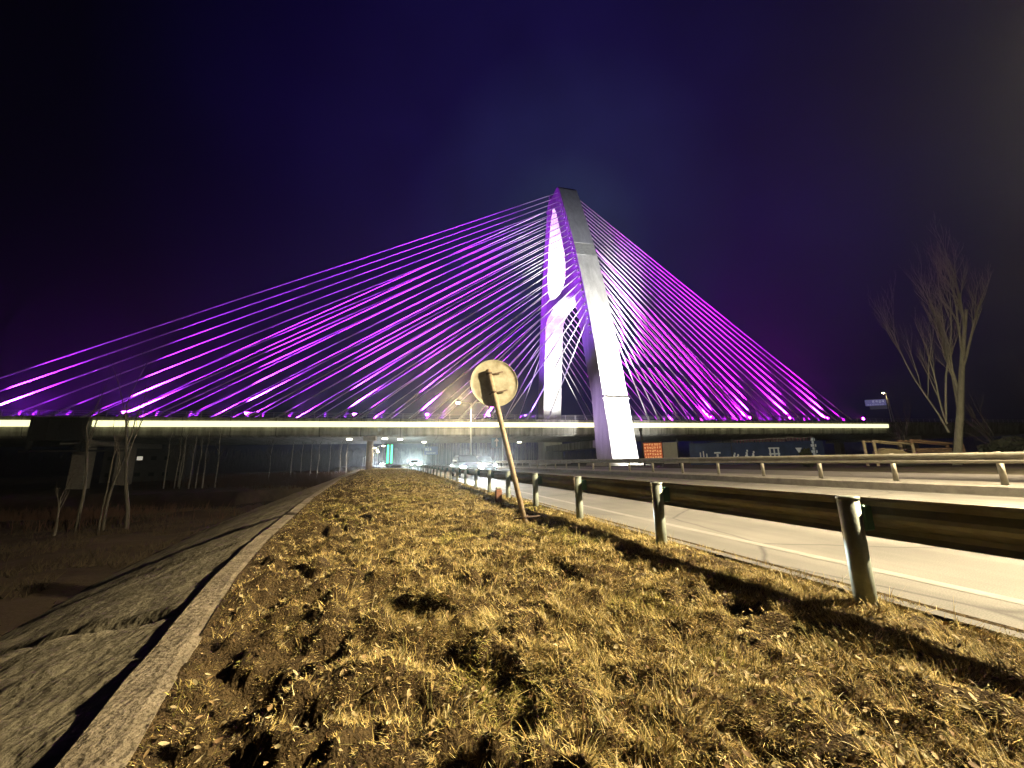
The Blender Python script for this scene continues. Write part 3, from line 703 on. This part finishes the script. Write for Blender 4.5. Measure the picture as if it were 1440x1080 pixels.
for i, (x, y, rx, h) in enumerate(((52, 41, 2.2, 2.4), (56, 43, 2.6, 3.0), (60.5, 42, 2.8, 2.6), (65, 44, 3.0, 3.4), (70, 45, 3, 3.0), (35.2, 47, .5, 2.0))):
    shrub((x, y, -.05), rx, h, ('low dark shrub just right of the tall bare tree', 'rounded dark shrub second right of the tall tree', 'wide dark shrub midway between the tall tree and the right edge',
          'largest dark shrub under the dim bare trees', 'dark shrub nearest the right edge', 'small narrow pale shrub left of the tan frames')[i], i)

# ------------------------------------------------------------------ street lamps
def street_lamp(loc, h, label, arms, energy, rz, color=(1, .70, .36), arm=2.1, aim=(0, 0), cone=165, name='street_lamp'):
    t = thing(name, label, 'street lamp', loc, rz)
    p = MB(); p.tube([(0, 0, 0), (0, 0, h * .5), (0, 0, h - .1)], [.13, .10, .07], 10); p.bbox((0, 0, .15), (.45, .45, .3), .03); p.build('pole', M_polew, t)
    for s in arms:
        a = MB(); a.tube([(0, 0, h - .5), (s * .35, 0, h - .12), (s * arm, 0, h)], [.05, .045, .035], 8); a.build('arm', M_polew, t)
        hd = MB(); hd.bbox((s * (arm + .35), 0, h + .02), (.85, .28, .14), .04); ho = hd.build('lamp_head', M_polew, t)
        gl_ = MB(); gl_.bbox((s * (arm + .38), 0, h - .13), (.62, .24, .18), .05); gl_.build('lamp_glass', M_lampw, ho)
        if energy: lamp('lamp_light', 'SPOT', (s * (arm + .38), 0, h - .26), energy * (1 if s < 0 else .12), color, t, (s * (arm + .38) - (0 if s > 0 else aim[0]), aim[1], 0), cone, 1, .15)
    return t
WARM = (1, .82, .52)
street_lamp(road(17.0, -1.2, .28), 9.1, 'tall double-arm street lamp on the median beside the viewer', (-1, 1), 76000, ROAD_A, WARM, 2.0, (7.0, 7.0), 112)
mid_lamp = street_lamp((-6.77, 62.5, .3), 10.4, 'pale double-arm street lamp standing before the middle of the deck', (-1, 1), 14000, R(6), WARM, 1.75)
for x_ in (-8.9, -4.65):
    lg = lamp('lamp_glow', 'SPOT', (x_, 62.2, 10.15), 42000 if x_ < -6 else 9000, (1, .70, .34), None, (x_, 20, 6), 60, 1, .2)
    lg.parent = mid_lamp; lg.matrix_parent_inverse = (Matrix.Translation((-6.77, 62.5, .3)) @ Matrix.Rotation(R(6), 4, 'Z')).inverted()
street_lamp(road(33, 7.5, 0), 10.2, 'single-arm street lamp on the far side of the second carriageway', (-1,), 30000, ROAD_A, WARM, 1.8, (-6, 16), 150)
for i, (x, y, h) in enumerate(((-43.4, 118, 6.0), (-46, 128, 5.6), (-50, 140, 5.4), (-55.5, 150, 4.8), (-60.5, 160, 4.4), (-37.5, 108, 6.2), (-66, 172, 4.0))):
    street_lamp((x, y, -.3), h, ('fifth', 'fourth', 'third', 'second nearest', 'nearer', 'closest', 'last')[0] and
                ['warm street lamp in the distance right of the slim pier', 'warm street lamp in the distance just behind the slim pier', 'warm street lamp in the distance left of the slim pier',
                 'small street lamp low in the distant row of lamps', 'small dim street lamp near the left end of the distant row', 'warm street lamp beside the green lit column', 'faintest street lamp at the far left end of the distant row'][i],
                (1,), 2500, R(10), WARM, 1.0)

# ------------------------------------------------------------------ vehicles
def car(loc, rz, label, paint, power, kind='suv', glow=(.9, 1, 1)):
    t = thing('car', label, 'car', loc, rz)
    # sections along the length (front at y = -2.3): (y, half width, z low, z shoulder, roof half width, roof z)
    b = MB()
    prof = [(-2.28, .70, .42, .70), (-2.2, .84, .30, .86), (-1.75, .90, .26, 1.0), (-1.05, .91, .26, 1.06), (.2, .92, .26, 1.08), (1.5, .91, .28, 1.10), (2.1, .86, .34, 1.08), (2.28, .76, .45, .98)]
    loops = []
    for y, w_, z0, z1 in prof: loops.append([(-w_ * .92, y, z0), (-w_, y, z0 + .14), (-w_, y, z1 - .16), (-w_ * .93, y, z1), (0, y, z1 + .03), (w_ * .93, y, z1), (w_, y, z1 - .16), (w_, y, z0 + .14), (w_ * .92, y, z0)])
    n = 9; vs = [q for lp in loops for q in lp]; fs = []
    for i in range(len(loops) - 1):
        for k in range(n):
            j = (k + 1) % n; fs.append((i * n + k, i * n + j, i * n + n + j, i * n + n + k))
    fs += [tuple(range(n - 1, -1, -1)), tuple(range((len(loops) - 1) * n, len(loops) * n))]
    b.add(vs, fs, 0, False)
    ca = [(-1.0, .84, 1.06), (-.25, .70, 1.60), (.3, .72, 1.66), (1.5, .70, 1.63), (2.05, .80, 1.07)]
    cv = []; cf = []
    for y, w_, z in ca: cv += [(-w_, y, z), (w_, y, z)]
    # cabin: base corners then roof line
    base = [(-.84, -1.0, 1.05), (.84, -1.0, 1.05), (.84, 2.05, 1.06), (-.84, 2.05, 1.06)]; roof = [(-.68, -.25, 1.58), (.68, -.25, 1.58), (.68, 1.6, 1.60), (-.68, 1.6, 1.60)]; rt = [(-.6, -.1, 1.645), (.6, -.1, 1.645), (.6, 1.45, 1.655), (-.6, 1.45, 1.655)]
    b.add(base + roof + rt, [(0, 1, 5, 4), (1, 2, 6, 5), (2, 3, 7, 6), (3, 0, 4, 7), (4, 5, 9, 8), (5, 6, 10, 9), (6, 7, 11, 10), (7, 4, 8, 11), (8, 9, 10, 11)])
    b.build('body', paint, t)
    def pane(name, q, off):
        g_ = MB(); q = [Vector(v) for v in q]; nn = (q[1] - q[0]).cross(q[3] - q[0]).normalized() * off
        g_.add([v + nn for v in q] + [v - nn * .3 for v in q], [(0, 1, 2, 3), (7, 6, 5, 4), (0, 4, 5, 1), (1, 5, 6, 2), (2, 6, 7, 3), (3, 7, 4, 0)]); g_.build(name, M_glass, t)
    pane('windshield', [(-.74, -.96, 1.09), (.74, -.96, 1.09), (.63, -.29, 1.555), (-.63, -.29, 1.555)], .012)
    pane('side_window', [(.845, -.75, 1.10), (.845, 1.8, 1.11), (.70, 1.5, 1.55), (.70, -.2, 1.54)], .012)
    pane('side_window', [(-.845, 1.8, 1.11), (-.845, -.75, 1.10), (-.70, -.2, 1.54), (-.70, 1.5, 1.55)], .012)
    for sx in (-1, 1):
        for y in (-1.45, 1.4):
            w_ = MB(); w_.tube([(sx * .72, y, .34), (sx * .93, y, .34)], .34, 20); wo = w_.build('wheel', M_tyre, t)
            w_ = MB(); w_.tube([(sx * .92, y, .34), (sx * .945, y, .34)], .22, 14); w_.build('rim', M_rim, wo)
        m_ = MB(); m_.bbox((sx * .98, -.72, 1.12), (.22, .12, .15), .03); m_.build('mirror', paint, t)
        h_ = MB(); h_.bbox((sx * .64, -2.23, .74), (.34, .10, .19), .04); h_.build('headlight', M_lampc, t)
        if power: lamp('headlight_beam', 'SPOT', (sx * .64, -2.36, .74), power, glow, t, (sx * .62 - 4.5, -30, .9), 30, 1, .08)
    g_ = MB(); g_.bbox((0, -2.27, .60), (.86, .08, .20), .03); g_.build('grille', M_dark, t)
    g_ = MB(); g_.bbox((0, -2.27, .36), (1.3, .10, .12), .03); g_.build('bumper', M_dark, t)
    g_ = MB(); g_.box((0, -2.325, .44), (.44, .02, .14)); g_.build('number_plate', M_bluesign, t)
    return t
P_grey = mat('grey_car_paint', (.035, .04, .045), .3, metal=.4); P_white = mat('white_car_paint', (.6, .6, .6), .35); P_dark = mat('black_car_paint', (.02, .02, .025), .3)
def put_car(X, Y, label, paint, power, **k): return car(road(X, Y), ROAD_A + R(0), label, paint, power, **k)
put_car(5.75, 30.2, 'grey SUV with dazzling headlights, nearest car coming along the guardrail', P_grey, 9000)
put_car(9.2, 39.0, 'second oncoming car with bright headlights to the right of the grey SUV', P_dark, 6000)
put_car(6.2, 82, 'distant oncoming car with a cyan-white glare below the green lit column', P_dark, 28000, glow=(.8, 1, .97))
put_car(9.6, 100, 'more distant oncoming car beside the one with the cyan-white glare', P_white, 16000, glow=(.8, 1, .97))
put_car(6.0, 128, 'far oncoming car with bluish headlights at the road bend', P_white, 20000, glow=(.8, .86, 1))
put_car(9.4, 150, 'farthest oncoming car at the road bend', P_dark, 16000, glow=(.9, .92, 1))

# ------------------------------------------------------------------ signs, green column, boards
def arrow(mb, c, s, y):
    x, z = c; mb.box((x, y, z - .1 * s), (.16 * s, .02, .7 * s)); mb.add([(x - .3 * s, y - .01, z + .2 * s), (x + .3 * s, y - .01, z + .2 * s), (x, y - .01, z + .62 * s), (x - .3 * s, y + .01, z + .2 * s), (x + .3 * s, y + .01, z + .2 * s), (x, y + .01, z + .62 * s)], [(0, 1, 2), (5, 4, 3), (0, 3, 4, 1), (1, 4, 5, 2), (2, 5, 3, 0)])
def glyphs(mb, x0, x1, zc, h, y, n, seed=0):        # rows of small block characters
    rnd = random.Random(seed); cw = (x1 - x0) / n; t = h * .11
    for i in range(n):
        cx = x0 + cw * (i + .5); w_ = cw * .78
        for r_ in rnd.sample([-.42, -.2, .02, .22, .42], 3): mb.box((cx + rnd.uniform(-.05, .05) * w_, y, zc + r_ * h), (w_ * rnd.uniform(.55, 1), .012, t))
        for c_ in rnd.sample([-.38, -.1, .12, .38], 2): mb.box((cx + c_ * w_, y - .004, zc + rnd.uniform(-.1, .1) * h), (t * 1.1, .012, h * rnd.uniform(.5, .95)))
s1 = thing('direction_sign', 'blue road sign with white upward arrow hung before the deck', 'road sign', (-3.1, 74, 0), R(4))
p = MB(); p.tube([(1.1, .12, 0), (1.1, .12, 7.0)], .09, 8); p.build('post', M_polew, s1)
p = MB(); p.bbox((0, 0, 4.6), (2.0, .08, 1.9), .03); b1 = p.build('panel', M_bluesign, s1)
p = MB(); arrow(p, (0, 4.55), 1.5, -.055); p.build('arrow_mark', M_whitesign, b1)
p = MB(); p.bbox((0, 0, 6.25), (1.7, .08, 1.0), .03); b2 = p.build('panel', M_bluesign, s1)
p = MB(); glyphs(p, -.7, .7, 6.25, .5, -.055, 3, 5); p.build('lettering', M_whitesign, b2)
s2 = thing('direction_sign', 'pale blue road sign on low posts left of the street lamp pole', 'road sign', (-20, 95, 0), R(8))
p = MB()
for x in (-1.2, 1.2): p.tube([(x, .1, 0), (x, .1, 4.6)], .08, 8)
p.build('post', M_polew, s2)
p = MB(); p.bbox((0, 0, 3.9), (3.3, .08, 1.9), .03); b1 = p.build('panel', mat('pale_blue_sign_face', (.16, .20, .42), .5), s2)
p = MB(); glyphs(p, -1.4, .1, 4.2, .8, -.055, 3, 9); glyphs(p, -1.2, 1.2, 3.3, .4, -.055, 5, 4); p.build('lettering', M_whitesign, b1)
# green lit column
gc = thing('lit_column', 'tall green lit column sign beside the distant road', 'lit sign', (-32.6, 103, 0), R(8))
p = MB(); p.bbox((0, .15, 3.0), (1.7, .22, 6.0), .04); p.build('housing', M_dark, gc)
for x in (-.5, .5):
    p = MB(); p.bbox((x, -.02, 3.4), (.42, .12, 4.8), .03); p.build('light_bar', mat('green_light', (.1, .6, .35), .4, emit=(.06, 1.0, .42), estr=2.4), gc)
# road sign and lamp at the right end of the deck
zz = ZD(86)
rs = thing('direction_sign', 'violet-blue direction sign on a leaning pole at the right end of the bridge', 'road sign', bridge(109, 9, ZD(109)), R(-20))
p = MB(); p.tube([(3.6, 0, 0), (3.2, 0, 10.4)], .17, 8); p.tube([(3.2, 0, 9.6), (-1.6, 0, 9.55)], .11, 6); p.build('pole', M_polew, rs)
p = MB(); p.bbox((-.3, -.15, 9.2), (5.4, .12, 2.0), .03); b1 = p.build('panel', mat('glowing_violet_face', (.22, .20, .45), .5, emit=(.35, .33, .8), estr=.22), rs)  # sign faces and letters given a faint glow so they don't go dark
p = MB(); glyphs(p, -1.2, 2.0, 9.5, .9, -.23, 4, 2); glyphs(p, -2.6, 1.8, 8.55, .4, -.23, 7, 3); p.build('lettering', mat('glowing_sign_letters', (.7, .7, .8), .5, emit=(.8, .8, 1), estr=.25), b1)
p = MB(); p.bbox((.2, -.15, 7.55), (4.4, .1, 1.0), .03); p.build('panel', mat('faint_glow_face', (.15, .15, .2), .5, emit=(.3, .3, .5), estr=.06), rs)
rl_ = street_lamp(bridge(114, 9, ZD(114)), 12.6, 'unlit street lamp right of the violet-blue sign at the bridge end', (-1,), 0, R(10), arm=.6)
# lit boards by the right leg
lb = thing('lit_board', 'orange-red lit board beside the foot of the near pylon leg', 'sign', (22.2, 62, 0), R(-16))
p = MB(); p.bbox((0, .1, 2.05), (3.1, .16, 3.5), .03); b1 = p.build('frame', M_dark, lb)
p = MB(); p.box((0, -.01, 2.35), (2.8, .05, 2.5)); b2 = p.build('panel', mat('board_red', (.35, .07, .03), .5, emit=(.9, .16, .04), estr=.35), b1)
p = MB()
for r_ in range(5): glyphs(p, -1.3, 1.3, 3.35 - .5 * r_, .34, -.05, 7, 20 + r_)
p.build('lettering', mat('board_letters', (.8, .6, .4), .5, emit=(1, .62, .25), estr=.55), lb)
wb = thing('white_board', 'plain pale board standing right of the orange-red lit board', 'sign', (25.0, 62.3, 0), R(-16))
p = MB(); p.bbox((0, 0, 2.0), (2.3, .1, 3.4), .03); p.build('panel', mat('pale_panel', (.42, .42, .38), .6, var=.15, scale=2), wb)
p = MB(); 
for x in (-1.2, 1.25): p.box((x, .05, 2.05), (.14, .16, 4.1))
p.build('post', M_dark, wb)
mt_ = thing('mast', 'dark slim mast left of the orange-red lit board', 'mast', (20.6, 61.6, 0)); p = MB(); p.tube([(0, 0, 0), (-.2, 0, 5.9)], .16, 8); p.build('pole', M_dark, mt_); p = MB(); p.bbox((-.2, 0, 5.7), (.5, .3, .5), .05); p.build('box', M_dark, mt_)
# long blue hoarding with white shapes
hd = thing('hoarding', 'long dark blue hoarding with white shapes behind the median guardrail', 'hoarding', (39, 62.6, 0), R(-2))
p = MB(); p.box((0, 0, 1.75), (21, .12, 3.5)); pn = p.build('panel', mat('dark_blue_hoarding', (.035, .075, .22), .6, var=.5, scale=.6), hd)
p = MB()
for x in np.arange(-10, 10.5, 2.5): p.box((x, .16, 1.9), (.1, .1, 3.9))
p.build('post', M_dark, hd)
def mark(name, fn):
    q = MB(); fn(q); q.build(name, mat('glowing_hoarding_white', (.62, .66, .68), .6, emit=(.7, .8, .85), estr=.10), pn)  # white shapes given a faint glow of their own
def tower_mark(q):
    for i, w_ in enumerate((1.1, .5, .95, .45, .85, .4, .7)): q.box((9.0, -.08, .9 + i * .48), (w_, .03, .42))
mark('tower_mark', tower_mark)
def house_mark(q):
    for x in (2.1, 2.75, 3.4): q.box((x, -.08, 1.6), (.22, .03, 1.9))
    for z in (.9, 1.6, 2.5): q.box((2.75, -.085, z), (1.7, .03, .22))
mark('building_mark', house_mark)
def figs(q):
    for x, s_ in ((-1.6, 1), (-.6, .9), (-3.6, .8), (-3.1, .7)):
        q.box((x, -.08, 1.5 * s_), (.28, .03, .9 * s_)); q.box((x + .12, -.085, 2.15 * s_), (.24, .03, .3)); q.box((x - .2, -.085, 1.2 * s_), (.2, .03, .6 * s_)); q.box((x + .25, -.085, 1.05 * s_), (.2, .03, .5 * s_))
mark('figure_mark', figs)
def left_marks(q):
    for x, h_ in ((-8.9, 1.2), (-8.4, 1.4), (-7.9, 1.0)): q.box((x, -.08, .8 + h_ / 2), (.16, .03, h_))
    q.box((-6.2, -.08, 1.9), (1.0, .03, .24)); q.box((-6.2, -.085, 1.2), (.3, .03, 1.0)); q.box((-6.1, -.08, 1.0), (.9, .03, .16))
mark('letter_mark', left_marks)
def tri(q): q.add([(6.1, -.09, 2.5), (7.1, -.09, 2.5), (6.6, -.09, 1.6), (6.1, -.06, 2.5), (7.1, -.06, 2.5), (6.6, -.06, 1.6)], [(0, 1, 2), (5, 4, 3), (0, 3, 4, 1), (1, 4, 5, 2), (2, 5, 3, 0)])
mark('triangle_mark', tri)
bt = thing('bunting', 'thin line of small pennants strung above the blue hoarding', 'bunting', (41, 62.2, 3.5), R(-2))
p = MB(); pts = [(-6 + i * .5, 0, .35 + .0 * i + .25 * (i / 26) + .05 * math.cos(i)) for i in range(27)]; p.tube(pts, .03, 5); p.build('line', M_whitesign, bt)
p = MB()
for i in range(1, 26): x, _, z_ = pts[i]; p.add([(x - .11, -.02, z_), (x + .11, -.02, z_), (x, -.02, z_ - .55), (x - .11, .02, z_), (x + .11, .02, z_), (x, .02, z_ - .55)], [(0, 1, 2), (5, 4, 3), (0, 3, 4, 1), (1, 4, 5, 2), (2, 5, 3, 0)])
p.build('pennants', mat('faded_pennant', (.30, .12, .18), .7), bt)
p = MB()
for x in (-6, 7): p.tube([(x, .05, -3.5), (x, .05, .7)], .05, 6)
p.build('post', M_dark, bt)
# tan stacked frames beyond the median
M_tan = mat('tan_timber', (.52, .43, .27), .8, var=.35, scale=3); M_brn = mat('brown_timber', (.30, .19, .11), .85, var=.4, scale=3)
f1 = thing('timber_frame', 'pale tan frame with sloping top rail and covered load beyond the median', 'frame', (40.6, 42, 0), R(-12))
for x, h_ in ((-1.9, 2.75), (1.5, 2.2)):
    for y in (-.8, .8): p = MB(); p.box((x, y, h_ / 2), (.22, .16, h_)); p.build('upright', M_tan, f1)
p = MB()
for y in (-.8, .8): p.tube([(-1.95, y, 2.7), (1.6, y, 2.2)], .09, 6)
p.box((-.2, 0, .75), (3.9, 1.8, .18)); p.build('rail', M_tan, f1)
p = MB(); q = [(-1.7, .9), (-1.5, 1.6), (-.9, 1.9), (-.1, 1.85), (.9, 1.6), (1.4, 1.2), (1.5, .9)]
p.sweep([(a_, z_) for a_, z_ in q], [(lambda a_, z_, y=y, s_=s_: (a_ * s_, y, .85 + (z_ - .85) * s_)) for y, s_ in ((-.75, .85), (-.3, 1), (.3, 1), (.75, .85))]); p.build('load', mat('tan_tarpaulin', (.42, .35, .20), .8, var=.3, scale=2), f1)
f2 = thing('timber_frame', 'brown frame stacked with boards right of the pale tan frame', 'frame', (44.9, 42, 0), R(-8))
for x, h_ in ((-2.3, 2.75), (2.3, 2.1)):
    for y in (-.8, .8): p = MB(); p.box((x, y, h_ / 2), (.26, .18, h_)); p.build('upright', M_brn, f2)
p = MB()
for y in (-.8, .8): p.tube([(-2.4, y, 2.7), (2.4, y, 2.1)], .10, 6)
p.build('rail', M_brn, f2)
p = MB()
for i in range(6): p.box((rng.normal(0, .1), 0, .5 + i * .24), (4.2 - .15 * i, 1.5, .17), rz=rng.normal(0, .02))
p.build('boards', mat('mixed_boards', (.30, .20, .12), .85, color2=(.12, .07, .05), scale=5), f2)
bd = thing('building', 'dark low building with a few lit windows far beyond the left trees', 'building', (-72, 78, -2.5), R(30))
p = MB(); p.box((0, 0, 5), (12, 8, 10)); p.box((0, 0, 10.15), (12.6, 8.6, .3)); p.build('wall', mat('dark_building_wall', (.06, .06, .06), .9, var=.3, scale=1), bd)
for i in range(6):
    for r_ in range(3):
        lit = (i, r_) in ((1, 2), (2, 2), (2, 1), (4, 2)); p = MB(); p.box((-5 + 2 * i, -4.02, 2.2 + 3 * r_), (.8, .08, .7))
        p.build('window', mat('lit_window', (.8, .8, .7), .4, emit=(1, .92, .75), estr=.45) if lit else M_glass, bd)
# low dark bundle and litter
dbn = tag(MB().tube([(37.2, 38.4, .25), (38.6, 38.6, .3), (40.2, 38.3, .22)], [.18, .24, .15], 10).build('dark_bundle', mat('dark_sheet', (.03, .035, .03), .8)), 'low dark bundle lying at the far roadside before the tan frame', 'bundle')
for i, (X, Y, zz, s_, lab) in enumerate(((-12.2, 17.2, -2.18, .42, 'larger scrap of white litter on the dark lower ground'), (-9.9, 13.4, -2.2, .22, 'smaller scrap of white litter at the foot of the slope'))):
    q = MB(); vs = []; 
    for a_ in range(5):
        for b__ in range(4): vs.append((a_ * s_ / 4 - s_ / 2, b__ * s_ / 6, .03 + .05 * random.random()))
    q.add(vs, [(a_ * 4 + b__, a_ * 4 + 4 + b__, a_ * 4 + 5 + b__, a_ * 4 + 1 + b__) for a_ in range(4) for b__ in range(3)])
    o = q.build('litter', mat('white_litter', (.65, .65, .6), .6), None, road(X, Y, zz + .12)); sm = o.modifiers.new('thick', 'SOLIDIFY'); sm.thickness = .006; tag(o, lab, 'litter')

# ------------------------------------------------------------------ bridge lighting (purple floods on the deck edges, white floods on the pylon)
PURL = (.42, .018, 1.0); MAG = (.60, .006, .85); WHT = (1, .97, .93)
def flood(k, s, z, tk, ts, tz, power, color, cone, label_part='floodlight'):
    f = MB(); f.bbox((k, s, z - .12), (.5, .35, .2), .04); f.build(label_part, M_dark, bridge_root)
    lamp('flood_beam', 'SPOT', (k, s, z + .12), power, color, bridge_root, (tk, ts, tz), cone, 1, .25)
for ss in (-1, 1):
    for k, tk, tz in ((-110, -92, 20), (-94, -76, 26), (-78, -61, 31), (-62, -47, 35), (-46, -36, 38), (-34, -29, 38), (-23, -20, 30)):
        flood(k, ss * 13.9, ZD(k) + 1.0, tk, -ss * 8, tz, 130000 if k < -100 else (380000 if k < -90 else 560000), PURL, 66)
    for k, tk, tz in ((68, 55, 24), (57, 44, 30), (46, 34, 34), (35, 26, 36), (25, 19, 34)):
        flood(k, ss * 13.9, ZD(k) + 1.0, tk, -ss * 8, tz, 680000, MAG, 66)
    for i in range(1, NC):             # a small projector on the deck below every cable
        z0 = 29.5 + (68.3 - 29.5) * (i / (NC - 1)) ** .97; ts = PYL_C(z0) + ss * (oh(z0) - 1.1)
        for k, sd, cl in ((-11.5 - 4.25 * i, -1, PURL), (10.5 + 2.52 * i, 1, MAG)):
            a = Vector((k, ss * 13.1, ZD(k) + .25)); b = Vector((sd * T2, ts, z0)); d = (b - a).normalized()
            q = a + d * (3.5 + 6 * rng.random()); p = Vector((q.x - sd * -1.2, ss * 13.75, ZD(k) + .7))
            lamp('cable_projector', 'SPOT', p, 1300, cl, bridge_root, q, 42, 1, .1)
for k in (-.6, 1.4): flood(k, -26.2, .6, k, -15, 26, 320000, WHT, 42)           # outer near face
flood(.4, -26.6, .5, .3, -19, 5, 22000, WHT, 110); flood(2, -58, .8, 0, -5, 60, 80000, (.75, .82, 1), 20); flood(3, -57, .8, .2, -13.5, 38, 230000, WHT, 24)
flood(-17, -15, 9.4, -2.5, -18, 9, 9000, (.62, .40, 1), 70)
flood(0, -9.5, 9.6, 0, 15, 20, 150000, WHT, 34); flood(0, -1, 9.6, 0, 13, 30, 110000, WHT, 34); flood(0, -7, 9.6, 0, 3, 39, 130000, WHT, 28)      # inner far face, arch
flood(.6, .2, 42.2, 0, 8, 50, 34000, WHT, 80); flood(-.6, 1.6, 42.0, 0, 5, 60, 40000, WHT, 44); flood(.9, -1.5, 43.4, 0, 9, 46, 12000, WHT, 120)     # upper opening
flood(-16, -13.9, ZD(-16) + 1, -2.5, -8, 38, 42000, (.26, .085, .9), 60); flood(-16, 13.9, ZD(-16) + 1, -2.5, 10, 40, 52000, (.26, .085, .9), 60)

# ------------------------------------------------------------------ haze, sky, camera
hz = MB(); hz.box((0, 140, 35), (760, 460, 81.4)); ho = hz.build('haze', None or mat('haze_air'))
hm = bpy.data.materials['haze_air']; nt = hm.node_tree; nt.nodes.remove(nt.nodes['Principled BSDF'])
pv = nt.nodes.new('ShaderNodeVolumePrincipled'); pv.inputs['Density'].default_value = .0004; pv.inputs['Color'].default_value = (.85, .88, .92, 1); pv.inputs['Anisotropy'].default_value = .86
nt.links.new(pv.outputs['Volume'], nt.nodes['Material Output'].inputs['Volume'])
tag(ho, 'thin night haze filling the air round the road and the bridge', 'haze', kind='stuff')

wd = bpy.data.worlds.new('World'); scene.world = wd; wd.use_nodes = True
nt = wd.node_tree; bg = nt.nodes['Background']
# moonless sky: navy, with the hazy glow round the lit pylon painted into its colour
tc = nt.nodes.new('ShaderNodeTexCoord'); vm = nt.nodes.new('ShaderNodeVectorMath'); vm.operation = 'DOT_PRODUCT'
vm.inputs[1].default_value = Vector((.14, .84, .52)).normalized(); nt.links.new(tc.outputs['Generated'], vm.inputs[0])
rp = nt.nodes.new('ShaderNodeValToRGB'); nt.links.new(vm.outputs['Value'], rp.inputs['Fac'])
e = rp.color_ramp.elements; e[0].position = .45; e[0].color = (.0002, .0003, .0008, 1); e[1].position = 1.0; e[1].color = (.026, .036, .098, 1)
for p_, c_ in ((.62, (.0004, .0004, .0032)), (.80, (.0026, .0014, .024)), (.93, (.0075, .0050, .052)), (.982, (.0150, .0160, .078))):
    el = e.new(p_); el.color = (*c_, 1)
nz = nt.nodes.new('ShaderNodeTexNoise'); nz.inputs['Scale'].default_value = 3.2; nz.inputs['Detail'].default_value = 5; nt.links.new(tc.outputs['Generated'], nz.inputs['Vector'])
mr = nt.nodes.new('ShaderNodeMapRange'); mr.inputs['From Min'].default_value = .3; mr.inputs['From Max'].default_value = .7; mr.inputs['To Min'].default_value = .62; mr.inputs['To Max'].default_value = 1.15; nt.links.new(nz.outputs['Fac'], mr.inputs['Value'])
sc_ = nt.nodes.new('ShaderNodeVectorMath'); sc_.operation = 'SCALE'; nt.links.new(rp.outputs['Color'], sc_.inputs[0]); nt.links.new(mr.outputs['Result'], sc_.inputs['Scale'])
nt.links.new(sc_.outputs['Vector'], bg.inputs['Color']); bg.inputs['Strength'].default_value = .8

cd = bpy.data.cameras.new('camera'); co = bpy.data.objects.new('camera', cd); COL.objects.link(co); scene.camera = co
cd.sensor_width = 36; cd.lens = 13.5; cd.clip_end = 3000; cd.clip_start = .05
pitch = math.atan(108 / 540)
co.matrix_world = Matrix.Translation((0, 0, CAM_H)) @ Matrix.Rotation(R(90) + pitch, 4, 'X') @ Matrix.Rotation(R(-.9), 4, 'Z')

scene.view_settings.view_transform = 'Standard'; scene.view_settings.look = 'None'
scene.view_settings.exposure = 0; scene.view_settings.gamma = 1
cy = scene.cycles; cy.max_bounces = 5; cy.diffuse_bounces = 2; cy.glossy_bounces = 2; cy.volume_bounces = 0; cy.transmission_bounces = 2; cy.transparent_max_bounces = 4
cy.use_denoising = True; cy.sample_clamp_indirect = 4; cy.caustics_reflective = False; cy.caustics_refractive = False
try: cy.use_light_tree = True
except Exception: pass
